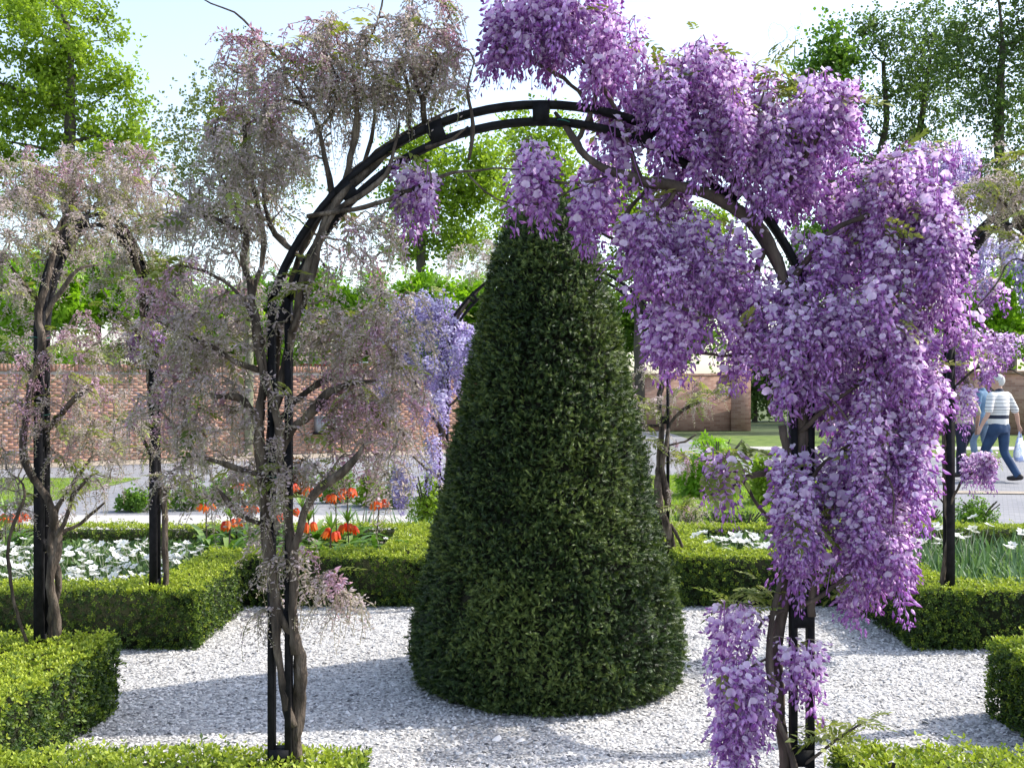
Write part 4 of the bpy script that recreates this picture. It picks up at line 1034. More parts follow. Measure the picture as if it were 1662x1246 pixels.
def imperial_meshes(seed):
    rng = np.random.default_rng(seed)
    tuft, basal = MB(), MB()
    for i in range(13):
        strap_leaf(tuft, np.array([0, 0, 0.0]), rng.uniform(0, 6.28), rng.uniform(0.11, 0.20), 0.009, rng.uniform(0.15, 0.7), rng.uniform(0.0, 0.35), rng.normal(0.55, 0.2), 4)
    for i in range(22):
        z = rng.uniform(0.0, 0.20)
        strap_leaf(basal, np.array([0, 0, z]), rng.uniform(0, 6.28), rng.uniform(0.15, 0.27), 0.019, rng.uniform(0.5, 1.0), rng.uniform(0.3, 0.8), rng.normal(0.5, 0.2), 5)
    return tuft.mesh('leaf_tuft', M['imperial_leaf']), basal.mesh('basal_leaves', M['imperial_leaf'])
IMP = [imperial_meshes(i) for i in range(4)]
STEM = {}
imps = [(335, 822, 8.9), (405, 826, 9.1), (370, 850, 8.4), (488, 832, 8.6), (502, 853, 8.35), (532, 866, 8.2), (563, 797, 9.1), (608, 816, 8.5), (512, 797, 9.15), (547, 806, 9.0), (567, 856, 8.5), (443, 838, 8.8), (382, 788, 9.2), (470, 790, 9.2), (10, 840, 8.8), (36, 838, 9.0)]
for i, (px, py, dd) in enumerate(imps):
    p = P(px, py - 6, dd); h = p[2]
    r = empty('crown_imperial', (p[0], p[1], 0.03), 'orange crown imperial with nodding bells behind the grey budding wisteria' if px > 100 else 'orange crown imperial at the edge of the bed before the brick wall', 'flower', 'crown imperials in the bed before the wall' if px > 100 else 'crown imperials at the bed edge', rz=RNG.uniform(0, 6.28))
    hb = h - 0.03
    lean = RNG.normal(0, 0.02, 2)
    MB().tube([(0, 0, 0), (lean[0] * .3, lean[1] * .3, hb * .5), (lean[0], lean[1], hb + 0.01)], 0.006, 6).build('stem', M['dark_stem'], r, smooth=True)
    mk('leaf_tuft', IMP[i % 4][0], r, (lean[0], lean[1], hb + 0.005))
    mk('basal_leaves', IMP[i % 4][1], r, (0, 0, 0), (0, 0, RNG.uniform(0, 6)), 1.35)
    nb = int(RNG.integers(4, 7))
    for k in range(nb):
        a = 6.283 * k / nb
        mk('bell', BELL, r, (lean[0] + 0.040 * math.cos(a), lean[1] + 0.040 * math.sin(a), hb - 0.005 + RNG.normal(0, 0.006)), (RNG.normal(0, 0.15), -0.42 + RNG.normal(0, 0.2), a), RNG.uniform(0.85, 1.2))

# ---------------------------------------------------------------- trees
GREENS = {
    'bright': [(0.0, (0.11, 0.18, 0.015)), (0.5, (0.25, 0.37, 0.035)), (1.0, (0.38, 0.50, 0.07))],
    'chestnut': [(0.0, (0.08, 0.18, 0.012)), (0.5, (0.20, 0.38, 0.02)), (1.0, (0.34, 0.54, 0.05))],
    'sage': [(0.0, (0.09, 0.12, 0.04)), (0.5, (0.18, 0.22, 0.08)), (1.0, (0.30, 0.34, 0.14))],
    'deep': [(0.0, (0.045, 0.085, 0.03)), (0.5, (0.10, 0.165, 0.055)), (1.0, (0.18, 0.26, 0.09))],
    'mid': [(0.0, (0.05, 0.11, 0.02)), (0.5, (0.12, 0.23, 0.035)), (1.0, (0.22, 0.36, 0.06))],
    'red': [(0.0, (0.06, 0.03, 0.015)), (0.5, (0.20, 0.08, 0.04)), (1.0, (0.22, 0.24, 0.07))],
}
for k, v in GREENS.items(): M['leaf_' + k] = leaf_mat('foliage_' + k, v, 0.5, 0.5, 0.3)
LV, LF, LT = leaf_sprig(3, 1.0, 0.33, 1.0, 0.55)          # a spray of three leaves, unit size
CV, CF, CT = leaf_sprig(7, 1.0, 0.19, 1.0, -0.15)         # palmate chestnut leaf


def tree(label, d, trunk, crown, mat, nleaf, lsize, bark='tree_bark', group=None, name='tree', per=45, sig=0.42, palm=False, tpx=None, rdf=0.8, limb_r=1.0):
    """trunk: [(px, py, r_px)...] from the ground up; crown: [(px, py, rx_px, ry_px)...] lobes at depth d"""
    tp = np.array([np.append(P(x, y, d), r * d / F) for x, y, r in trunk])
    tp[0, 2] = -0.05
    base = np.array([tp[0, 0], d, 0.0])
    root = empty(name, base, label, 'tree', group)
    s = smooth_path(tp, 0.35)
    s[1:, :3] += np.cumsum(RNG.normal(0, 0.012, (len(s) - 1, 3)), 0) * np.array([1, 1, 0])
    MB().tube(s[:, :3] - base, np.maximum(s[:, 3], 0.02), 10, wob=0.05).build('trunk', M[bark], root, smooth=True)
    pool = s[len(s) // 3:, :3]
    br = MB(); pts = []
    areas = np.array([c[2] * c[3] for c in crown], float); areas /= areas.sum()
    nc_tot = max(6, int(nleaf / per))
    sc = d / F
    for (cx, cy, rx, ry), ar in zip(crown, areas):
        c = P(cx, cy, d); c[1] += RNG.normal(0, 0.3 * rx * sc)
        q = pool[np.argmin(np.linalg.norm(pool - (c - [0, 0, 0.5 * ry * sc]), axis=1))]
        v = c - q; L = np.linalg.norm(v)
        lim = smooth_path(np.array([q, q + v * 0.45 + RNG.normal(0, 0.07 * L, 3), c]), max(0.2, L / 8))
        r0 = limb_r * np.clip(0.018 * L + 0.02, 0.02, 0.16)
        br.tube(lim - base, np.linspace(r0, r0 * 0.35, len(lim)), 7, cap=False)
        lp = lim
        for _ in range(max(2, int(nc_tot * ar))):
            u = RNG.normal(size=3); u /= np.linalg.norm(u); u *= RNG.uniform(0.05, 1) ** 0.42
            p = c + u * np.array([rx * sc, rdf * rx * sc, ry * sc])
            q2 = lp[np.argmin(np.linalg.norm(lp - p, axis=1))]
            v2 = p - q2; L2 = np.linalg.norm(v2) + 1e-6
            tw_ = smooth_path(np.array([q2, q2 + v2 * 0.5 + RNG.normal(0, 0.10 * L2, 3), p]), max(0.15, L2 / 4))
            br.tube(tw_ - base, np.linspace(max(0.008, min(0.05, 0.014 * L2 + .006)) * limb_r, 0.006, len(tw_)), 4, cap=False)
            if len(lp) < 120: lp = np.vstack([lp, tw_[2:]])
            pts.append(p)
    br.build('branches', M[bark], root, smooth=True)
    if mat:
        pts = np.array(pts); k = RNG.integers(0, len(pts), nleaf)
        cl_t = RNG.normal(0.5, 0.14, len(pts))
        p = pts[k] + RNG.normal(0, sig, (nleaf, 3)) * np.array([1, 1, 0.75]) - base
        p[:, 2] = np.maximum(p[:, 2], 0.1)
        nn = RNG.normal(0, 0.75, (nleaf, 3)); nn[:, 2] += 0.7
        tv, tf, tt = (CV, CF, CT) if palm else (LV, LF, LT)
        mb = MB(); mb.inst(tv, tf, p, basis_from(nn), lsize * RNG.uniform(0.6, 1.25, nleaf), np.clip((cl_t[k] + RNG.normal(0, 0.16, nleaf))[:, None] + tt[None], 0, 1))
        o = mb.build('crown', mat, root); o['kind'] = 'stuff'
    return root

tree('big bright green spring tree with spreading limbs behind the grey arch', 32, [(112, 735, 14), (113, 500, 12), (115, 300, 11), (118, 180, 8), (120, 90, 5)],
     [(60, 50, 90, 70), (140, 70, 60, 60), (40, 150, 70, 60), (180, 150, 50, 60), (120, 215, 70, 45), (200, 220, 45, 40), (225, 235, 25, 30), (10, 230, 60, 50), (-50, 120, 70, 110), (30, -40, 100, 60), (90, 140, 60, 50), (170, 260, 60, 30), (30, 300, 70, 50)], M['leaf_bright'], 11000, 0.15, per=70, sig=0.27, limb_r=1.3)
tree('thin pale-barked tree with sparse new leaves behind the grey wisteria', 24, [(402, 760, 8), (402, 600, 7), (401, 420, 6), (404, 280, 4), (405, 160, 2.5)],
     [(405, 100, 22, 40), (345, 170, 45, 45), (300, 210, 35, 35), (430, 190, 45, 60), (310, 270, 45, 40), (370, 260, 50, 50), (460, 290, 50, 50), (350, 340, 60, 40)], M['leaf_sage'], 2600, 0.10, 'grey_bark', per=14, sig=0.28, limb_r=0.5)
tree('slim dark-trunked tree with loose bright leaves, beyond the gap under the arch', 34, [(684, 720, 8), (683, 560, 7), (682, 420, 7), (688, 330, 5), (692, 270, 3)],
     [(690, 250, 55, 40), (745, 310, 60, 45), (650, 330, 35, 40), (740, 385, 60, 35), (785, 280, 40, 50), (650, 400, 30, 25)], M['leaf_bright'], 4600, 0.16, per=30, sig=0.32)
tree('bright green tree rising behind the tip of the yew cone', 38, [(880, 710, 9), (878, 500, 8), (880, 300, 5)], [(870, 230, 45, 40), (890, 290, 50, 50), (850, 340, 50, 40), (930, 330, 50, 50), (880, 400, 70, 50)], M['leaf_bright'], 4600, 0.19, per=34, sig=0.4)
tree('mid green tree glimpsed under the purple blossom right of the yew', 37, [(1040, 715, 9), (1038, 520, 8), (1040, 380, 5)], [(1000, 330, 55, 50), (1060, 370, 60, 45), (1120, 400, 55, 50), (1160, 400, 45, 60), (1030, 430, 70, 50), (1110, 470, 70, 50)], M['leaf_bright'], 5200, 0.18, per=34, sig=0.42)
GC = 'bright chestnut trees in a row behind the wall'
ch = [(-25, 480, 29, 66, 84), (65, 475, 28, 68, 86), (160, 470, 29, 68, 84), (255, 500, 30, 62, 72), (345, 520, 30, 62, 62), (440, 510, 30, 60, 66), (520, 505, 31, 58, 68), (600, 515, 31, 60, 64), (690, 500, 31, 62, 72), (775, 505, 32, 60, 72)]
for (px, py, dd, rx, ry) in ch:
    tree('bright young chestnut with big hanging leaves behind the brick wall', dd, [(px, 720, 5), (px + 3, 620, 5), (px, py, 3)], [(px - 20, py + 8, rx * .7, ry * .75), (px + 22, py, rx * .7, ry * .8), (px, py - 18, rx * .75, ry * .7), (px + 5, 585, rx * .8, 28)], M['leaf_chestnut'], 1050, 0.24, group=GC, name='chestnut_tree', per=16, sig=0.24, palm=True)
for (px, py, dd, rx, ry) in [(880, 520, 42, 55, 60), (1000, 540, 43, 60, 60), (1100, 540, 42, 60, 60)]:
    tree('mid green tree behind the yew and the shaded brick wall', dd, [(px, 700, 5), (px + 3, 620, 5), (px, py, 3)], [(px - 25, py + 8, rx * .8, ry * .75), (px + 22, py, rx * .8, ry * .8), (px, py - 28, rx * .75, ry * .7)], M['leaf_mid'], 1500, 0.24, group='trees behind the shaded wall', per=24, sig=0.4)
tree('round crowned green tree at the edge of the tall dark trees', 40, [(1345, 700, 8), (1345, 450, 8), (1348, 250, 6), (1345, 120, 3)], [(1345, 70, 40, 35), (1320, 110, 35, 35), (1370, 110, 35, 40), (1340, 160, 45, 40), (1330, 220, 40, 40), (1395, 330, 45, 70), (1385, 430, 50, 70), (1330, 420, 60, 70)], M['leaf_mid'], 5600, 0.19, per=36, sig=0.36)
tree('leafless twiggy tree above the purple blossom', 46, [(1292, 700, 6), (1290, 450, 5), (1292, 250, 4), (1288, 120, 2.5)], [(1265, 70, 30, 40), (1240, 110, 28, 40), (1290, 60, 22, 40), (1275, 140, 40, 40)], None, 700, 0.1, per=7, limb_r=0.6)
tree('tall tree with a wavy dark trunk and open dark leaves', 41, [(1440, 705, 9), (1438, 480, 8), (1430, 400, 7), (1436, 330, 6), (1428, 270, 6), (1440, 190, 5), (1436, 100, 3)], [(1440, 70, 45, 45), (1400, 190, 35, 40), (1470, 140, 40, 45), (1410, 270, 35, 35), (1470, 220, 30, 40), (1400, 60, 35, 35)], M['leaf_deep'], 2300, 0.15, per=22, sig=0.34)
tree('dark leafy tree with a twin trunk among the tall trees', 42, [(1482, 700, 8), (1483, 500, 7), (1478, 380, 6), (1484, 280, 6), (1500, 180, 5), (1510, 90, 3)], [(1505, 50, 55, 50), (1480, 140, 45, 40), (1540, 120, 45, 50), (1515, 210, 40, 40), (1540, 280, 45, 30), (1480, 340, 45, 35)], M['leaf_deep'], 3600, 0.15, per=24, sig=0.34)
tree('tallest dark leafy tree filling the corner beyond the people', 38, [(1640, 720, 12), (1636, 500, 11), (1628, 380, 9), (1622, 220, 8), (1625, 80, 5)], [(1600, 30, 60, 60), (1660, 60, 60, 70), (1570, 100, 45, 50), (1630, 140, 60, 60), (1590, 200, 50, 50), (1665, 220, 50, 70), (1610, 290, 55, 45), (1570, 300, 40, 30), (1670, 330, 60, 60), (1600, -40, 80, 50), (1700, -20, 70, 80)], M['leaf_deep'], 7600, 0.15, per=24, sig=0.34)
tree('bright round tree over the wall behind the walking people', 31, [(1612, 720, 6), (1612, 620, 6), (1615, 520, 4)], [(1600, 490, 45, 50), (1640, 470, 50, 50), (1615, 540, 55, 40), (1660, 530, 45, 50), (1570, 540, 30, 40)], M['leaf_chestnut'], 2600, 0.17, per=26, sig=0.3)
tree('dark shrubby tree in the gateway of the shaded wall', 46, [(1225, 690, 5), (1225, 650, 4), (1226, 620, 3)], [(1220, 640, 35, 35), (1260, 620, 40, 50), (1230, 590, 45, 40), (1290, 630, 40, 50)], M['leaf_deep'], 2200, 0.22, per=30, sig=0.4)
tree('dark backdrop tree glimpsed through the lower blossom', 44, [(1440, 690, 6), (1440, 600, 6), (1440, 520, 4)], [(1400, 540, 60, 60), (1470, 550, 60, 60), (1520, 560, 50, 50), (1440, 490, 60, 60), (1330, 560, 50, 60)], M['leaf_mid'], 3000, 0.24, per=30, sig=0.45)

# ---------------------------------------------------------------- shrubs and perennials between garden and wall
def shrub(label, px, py, d, rx, ry, mat, N, ls, group=None, name='shrub', palm=False, cat='shrub'):
    top = P(px, py - ry, d)[2]; r = rx * d / F
    x0 = (px - 831) * d / F
    root = empty(name, (x0, d, 0), label, cat, group)
    st = MB()
    for _ in range(9):
        a = RNG.uniform(0, 6.28); e_ = RNG.uniform(0.3, 0.85)
        st.tube(smooth_path(np.array([(0.1 * r * math.cos(a), 0.1 * r * math.sin(a), -0.02), (0.3 * r * e_ * math.cos(a), 0.3 * r * e_ * math.sin(a), top * 0.45), (r * e_ * math.cos(a), r * e_ * math.sin(a), top * 0.8)]), 0.1), 0.008, 4, cap=False)
    st.build('stems', M['tree_bark'], root, kind='stuff')
    u = RNG.normal(size=(N, 3)); u /= np.linalg.norm(u, axis=1)[:, None]; u *= (RNG.uniform(0.2, 1, N) ** 0.35)[:, None]
    lump = 1 + 0.14 * np.sin(u[:, 0] * 9 + 1) * np.sin(u[:, 2] * 8) + 0.1 * np.sin(u[:, 1] * 13)
    nlb = 7
    lx, ly, lh = RNG.uniform(-0.62, 0.62, nlb) * r, RNG.uniform(-0.45, 0.45, nlb) * r, RNG.uniform(0.55, 1.0, nlb) * top
    lx[0] = 0; lh[0] = top
    kk = RNG.integers(0, nlb, N)
    p = np.stack([lx[kk] + u[:, 0] * r * 0.46 * lump, ly[kk] + u[:, 1] * r * 0.42, np.abs(u[:, 2]) * lh[kk] * lump * 0.95 + 0.02], 1)
    nn = u + RNG.normal(0, 0.5, u.shape); nn[:, 2] += 0.5
    tv, tf, tt = (CV, CF, CT) if palm else (LV, LF, LT)
    mb = MB(); mb.inst(tv, tf, p, basis_from(nn), ls * RNG.uniform(0.6, 1.3, N), np.clip(RNG.normal(0.5, 0.2, N)[:, None] + tt[None], 0, 1))
    o = mb.build('leaves', mat, root); o['kind'] = 'stuff'

shrub('bright leafy shrub on the lawn before the shaded wall', 1165, 740, 15.5, 65, 48, M['leaf_chestnut'], 900, 0.10, palm=True)
shrub('low leafy shrub beside the bright shrub on the lawn', 1235, 760, 14.5, 35, 30, M['leaf_bright'], 500, 0.09)
GLV = 'low dark shrubs behind the hedge'
for i, px in enumerate((1118, 1165, 1212, 1258)):
    shrub('low dark shrub of upright stems in front of the lawn', px, 842, 10.9, 30, 22, M['leaf_deep'], 700, 0.035, GLV, 'low_shrub')
shrub('rounded green bush beside the paved path', 1592, 830, 11.6, 46, 28, M['leaf_mid'], 1800, 0.03, None, 'rounded_bush')
shrub('small green bush between the post and the paved path', 1508, 838, 11.0, 30, 26, M['leaf_mid'], 900, 0.03, None, 'small_bush')
shrub('feathery green perennial clump behind the orange flowers', 690, 785, 11.3, 35, 38, M['leaf_bright'], 1100, 0.04, None, 'perennial_clump', cat='plant')
shrub('reddish brown perennial behind the crown imperials', 478, 752, 15.5, 26, 18, M['leaf_red'], 500, 0.05, None, 'perennial_clump', cat='plant')
shrub('pale lime perennial clump beside the feathery clump', 640, 765, 14.0, 30, 20, M['leaf_sage'], 600, 0.05, None, 'perennial_clump', cat='plant')
GP = 'green plants along the pale gravel path'
for (px, py, dd, rx, ry) in [(215, 812, 13.6, 30, 22), (262, 806, 13.9, 32, 26), (315, 800, 13.8, 32, 26), (365, 790, 14.4, 30, 22), (420, 785, 14.6, 30, 24), (545, 775, 14.6, 30, 22), (600, 780, 14.2, 28, 20)]:
    shrub('loose green perennial plant bordering the pale gravel path', px, py, dd, rx, ry, M['leaf_mid'] if px % 2 else M['leaf_bright'], 420, 0.06, GP, 'perennial_plant', cat='plant')
GS = 'strappy tufts behind the garden hedge'
for (px, py, dd, rx) in [(655, 835, 10.6, 20), (690, 842, 10.5, 22), (590, 835, 10.8, 22), (1540, 858, 10.3, 22)]:
    p = P(px, py, dd); mb = MB()
    for _ in range(46): strap_leaf(mb, np.array([RNG.normal(0, 0.03), RNG.normal(0, 0.03), 0.0]), RNG.uniform(0, 6.28), RNG.uniform(0.3, 0.5) * 1.1, 0.008, RNG.uniform(0.1, 0.6), RNG.uniform(0.1, 0.6), RNG.normal(0.55, 0.2), 4)
    o = mb.build('grassy_tuft', M['strap'], loc=(p[0], p[1], 0)); tag(o, 'grassy tuft of thin leaves behind the outer hedge', 'plant', GS)

def grass(label, xr, yr, N, h):
    x = RNG.uniform(*xr, N); y = RNG.uniform(*yr, N)
    tv = np.array([(-0.006, 0, 0), (0.006, 0, 0), (0.0, 0.01, 1.0)]); tf = np.array([(0, 1, 2)])
    nn = np.stack([RNG.normal(0, 0.35, N), RNG.normal(0, 0.35, N), np.ones(N)], 1)
    B = basis_from(nn); mb = MB()
    tv2 = tv * np.array([1, 1, h])
    mb.inst(tv2, tf, np.stack([x, y, np.zeros(N)], 1), B, RNG.uniform(0.6, 1.3, N), np.clip(RNG.normal(0.55, 0.2, N), 0, 1))
    o = mb.build('grass', M['leaf_bright']); tag(o, label, 'grass', kind='stuff')
grass('mown lawn grass behind the low dark shrubs', (0.8, 5.0), (10.7, 18.8), 26000, 0.045)
grass('lawn grass strip before the lit brick wall', (-10, -6.35), (14.7, 18.3), 7000, 0.035)

# ---------------------------------------------------------------- brick walls
M['brick'] = leaf_mat('brick', [(0.0, (0.27, 0.14, 0.10)), (0.5, (0.36, 0.20, 0.145)), (1.0, (0.46, 0.28, 0.21))], 0.0, 0.9, 0.2, 0.15)
M['brick_stuff'] = leaf_mat('brick_mixed', [(0.0, (0.27, 0.14, 0.10)), (0.5, (0.36, 0.20, 0.145)), (1.0, (0.46, 0.28, 0.21))], 0.0, 0.9, 0.2)
M['mortar'] = noise_mat('mortar', [(0.3, (0.40, 0.36, 0.32)), (0.7, (0.52, 0.48, 0.43))], 6, bump=0.3)

def lit_wall():
    ang = math.atan(0.6); L = 17.0
    o0 = np.array([-4.3, 25.0]) - 10.2 * np.array([math.cos(ang), math.sin(ang)])
    root = empty('brick_wall', (o0[0], o0[1], 0), 'long sunlit red brick garden wall with an upright brick coping', 'wall', rz=ang)
    MB().box((0, 0, 0), (L, 0.28, 1.86)).build('mortar_core', M['mortar'], root)
    bl, bh, g = 0.19, 0.050, 0.010
    mb1 = MB().box((0, -0.006, 0), (bl, 0.05, bh)); bm = [mb1.mesh('brick', M['brick'])]
    for t in (0.15, 0.8): bm.append(MB().box((0, -0.005 - 0.003 * t, 0), (bl, 0.05, bh), t).mesh('brick', M['brick']))
    rest = MB(); cand = []
    rows = int(1.84 / (bh + g)); cols = int(L / (bl + g))
    for r_ in range(rows):
        for c_ in range(cols):
            x = c_ * (bl + g) + (0.5 * (bl + g) if r_ % 2 else 0)
            if x + bl > L: continue
            z = r_ * (bh + g) + 0.008
            wx = o0[0] + math.cos(ang) * x; wy = o0[1] + math.sin(ang) * x
            px = 831 + wx / wy * F
            vis = (0 < px < 60 or 95 < px < 215 or 480 < px < 520 or 570 < px < 640) and 0.4 < z < 1.84
            cand.append((0 if vis else 1, RNG.random() if vis else 2, x, z))
    cand.sort()
    for i, (v, _, x, z) in enumerate(cand):
        if i < 290: mk('brick', bm[i % 3], root, (x, 0, z))
        else: rest.box((x, -0.005 - 0.003 * RNG.random(), z), (x + bl, 0.05, z + bh), float(np.clip(RNG.normal(0.5, 0.24), 0, 1)))
    rest.build('brick_courses', M['brick_stuff'], root, kind='stuff')
    cop = MB()
    n = int(L / 0.074)
    for i in range(n):
        cop.box((i * 0.074, -0.03 - 0.006 * RNG.random(), 1.862), (i * 0.074 + 0.064, 0.31, 2.0 + 0.006 * RNG.random()), float(np.clip(RNG.normal(0.55, 0.2), 0, 1)))
    cop.build('coping_bricks', M['brick_stuff'], root, kind='stuff')
    MB().box((0, 0.01, 1.863), (L, 0.27, 1.985)).build('coping_mortar', M['mortar'], root)
    return root, ang, o0
wall, wang, wo0 = lit_wall()

def tex_brick():
    m, n, l, b, out = new_mat('shaded_brickwork')
    tc = n.new('ShaderNodeTexCoord'); mp = n.new('ShaderNodeMapping'); mp.inputs['Rotation'].default_value = (R(90), 0, 0)
    l.new(tc.outputs['Object'], mp.inputs[0])
    br = n.new('ShaderNodeTexBrick'); br.inputs['Scale'].default_value = 4.4; br.inputs['Mortar Size'].default_value = 0.012; br.inputs['Brick Width'].default_value = 1.0; br.inputs['Row Height'].default_value = 0.33
    br.inputs['Color1'].default_value = (0.27, 0.14, 0.10, 1); br.inputs['Color2'].default_value = (0.40, 0.24, 0.18, 1); br.inputs['Mortar'].default_value = (0.36, 0.32, 0.28, 1)
    l.new(mp.outputs[0], br.inputs[0]); l.new(br.outputs[0], b.inputs['Base Color']); b.inputs['Roughness'].default_value = 0.9
    return m
M['brick_tex'] = tex_brick()
r = empty('brick_wall', (6, 37, 0), 'shaded brick garden wall ending in a gate pier behind the lawn', 'wall')
MB().box((-6.5, 0, 0), (1.5, 0.3, 1.85)).build('wall_face', M['brick_tex'], r)
MB().box((-6.5, -0.04, 1.852), (1.5, 0.34, 1.96)).build('coping', M['brick_tex'], r)
MB().box((1.5, -0.12, 0), (2.15, 0.42, 2.0)).build('gate_pier', M['brick_tex'], r)
MB().box((1.45, -0.16, 2.002), (2.2, 0.46, 2.1)).build('pier_cap', M['brick_tex'], r)
r = empty('brick_wall', (18, 34.5, 0), 'dark brick wall behind the walking people', 'wall')
MB().box((-6.5, 0, 0), (7.5, 0.3, 1.9)).build('wall_face', M['brick_tex'], r)
MB().box((-6.5, -0.05, 1.902), (7.5, 0.35, 2.02)).build('coping', M['brick_tex'], r)

# grey box on the wall, white van behind it
M['grey_metal'] = noise_mat('grey_metal', [(0.3, (0.20, 0.21, 0.23)), (0.7, (0.30, 0.31, 0.33))], 5, rough=0.5)
M['white_paint'] = noise_mat('white_paint', [(0.3, (0.74, 0.75, 0.74)), (0.7, (0.80, 0.81, 0.80))], 2, rough=0.35)
M['red_paint'] = noise_mat('red_paint', [(0.3, (0.50, 0.02, 0.03)), (0.7, (0.58, 0.03, 0.04))], 2, rough=0.35)
M['glass'] = noise_mat('dark_glass', [(0.3, (0.02, 0.025, 0.03)), (0.7, (0.03, 0.035, 0.04))], 2, rough=0.08)
M['rubber'] = noise_mat('rubber', [(0.3, (0.015, 0.015, 0.015)), (0.7, (0.03, 0.03, 0.03))], 10, rough=0.8)
cs = 10.2
q = wo0 + cs * np.array([math.cos(wang), math.sin(wang)])
r = empty('wall_box', (q[0], q[1], 0.5), 'grey metal box fixed to the sunlit brick wall', 'box', rz=wang)
MB().box((-0.30, -0.24, 0.0), (0.30, -0.016, 0.34)).build('body', M['grey_metal'], r)
MB().box((-0.33, -0.27, 0.342), (0.33, -0.016, 0.37)).build('lid', M['grey_metal'], r)
MB().box((-0.36, -0.26, -0.05), (0.36, -0.016, -0.002)).build('bracket', M['iron'], r)

van = empty('van', (-4.3, 31.2, 0), 'white van with a red roof band parked behind the brick wall', 'van')
mb = MB()
prof = [(-2.3, 0.35), (2.1, 0.35), (2.3, 0.6), (2.25, 1.0), (1.75, 1.2), (1.15, 2.02), (0.95, 2.10), (-2.25, 2.10), (-2.3, 2.0)]
V = [(x, -0.9, z) for x, z in prof] + [(x, 0.9, z) for x, z in prof]; n = len(prof)
mb.add(V, [list(range(n)), list(range(2 * n - 1, n - 1, -1))] + [[i, n + i, n + (i + 1) % n, (i + 1) % n] for i in range(n)])
mb.build('body', M['white_paint'], van)
MB().box((-2.28, -0.92, 2.11), (0.95, 0.92, 2.16)).build('roof_band', M['red_paint'], van)
MB().box((-2.28, -0.90, 2.162), (0.93, 0.90, 2.22)).build('roof', M['white_paint'], van)
MB().box((-0.35, -0.925, 1.30), (0.95, -0.902, 2.105)).build('red_panel', M['red_paint'], van)
MB().box((-2.0, -0.922, 1.42), (-0.5, -0.902, 1.88)).build('window', M['glass'], van)
for wx in (-1.5, 1.4):
    for wy in (-0.82, 0.82):
        w_ = empty('wheel', (wx, wy, 0.33)); w_.parent = van; w_.rotation_euler = (R(90), 0, 0)
        MB().lathe([(0.2, -0.1), (0.33, -0.09), (0.33, 0.09), (0.2, 0.1)], 20).build('tyre', M['rubber'], w_)
        MB().lathe([(0.001, -0.07), (0.2, -0.08), (0.2, 0.08), (0.001, 0.07)], 20).build('rim', M['grey_metal'], w_)
for yy in (-0.65, 0.65): MB().ellipsoid((2.26, yy, 0.75), (0.05, 0.15, 0.1)).build('headlight', M['glass'], van)

# ---------------------------------------------------------------- people
M['skin'] = noise_mat('skin', [(0.3, (0.50, 0.29, 0.21)), (0.7, (0.58, 0.36, 0.27))], 6, rough=0.55)
M['denim'] = noise_mat('blue_denim', [(0.3, (0.014, 0.034, 0.085)), (0.7, (0.035, 0.075, 0.16))], 5, 8, 0.85)
M['denim_dark'] = noise_mat('navy_cloth', [(0.3, (0.010, 0.013, 0.03)), (0.7, (0.02, 0.025, 0.05))], 5, 8, 0.85)
M['denim_grey'] = noise_mat('faded_denim', [(0.3, (0.10, 0.15, 0.22)), (0.7, (0.17, 0.23, 0.31))], 5, 8, 0.85)
M['beige'] = noise_mat('beige_cloth', [(0.3, (0.42, 0.38, 0.29)), (0.7, (0.58, 0.53, 0.42))], 9, 8, 0.85)
M['shirt_blue'] = noise_mat('denim_shirt', [(0.3, (0.09, 0.17, 0.27)), (0.7, (0.16, 0.26, 0.38))], 6, 8, 0.85)
M['hair_white'] = noise_mat('white_hair', [(0.3, (0.50, 0.49, 0.47)), (0.7, (0.70, 0.69, 0.67))], 60, rough=0.7, bump=0.5)
M['hair_brown'] = noise_mat('brown_hair', [(0.3, (0.05, 0.03, 0.02)), (0.7, (0.12, 0.08, 0.05))], 60, rough=0.7, bump=0.5)
M['shoe'] = noise_mat('dark_shoe', [(0.3, (0.015, 0.012, 0.012)), (0.7, (0.04, 0.03, 0.03))], 12, rough=0.5)
M['bag_white'] = leaf_mat('white_plastic_bag', [(0, (0.72, 0.73, 0.76)), (1, (0.8, 0.81, 0.84))], 0.35, 0.4, 0.4, tcol=(1, 1, 1))

def stripe_mat():
    m, n, l, b, out = new_mat('striped_polo')
    tc = n.new('ShaderNodeTexCoord'); sp = n.new('ShaderNodeSeparateXYZ'); l.new(tc.outputs['Object'], sp.inputs[0])
    mr = n.new('ShaderNodeMapRange'); mr.inputs[1].default_value = 0.95; mr.inputs[2].default_value = 1.50; l.new(sp.outputs[2], mr.inputs[0])
    wht, nav, gry = (0.74, 0.73, 0.71), (0.02, 0.025, 0.05), (0.36, 0.36, 0.38)
    rr = ramp(n, [(0.0, wht), (0.10, wht), (0.15, nav), (0.26, wht), (0.33, gry), (0.35, wht), (0.40, nav), (0.415, wht), (0.47, gry), (0.52, wht), (0.60, nav), (0.615, wht), (0.70, gry), (0.74, wht), (0.80, gry), (0.82, wht), (0.93, wht), (0.96, nav)])
    rr.color_ramp.interpolation = 'CONSTANT'
    l.new(mr.outputs[0], rr.inputs[0]); l.new(rr.outputs[0], b.inputs['Base Color']); b.inputs['Roughness'].default_value = 0.85
    return m
M['stripes'] = stripe_mat()

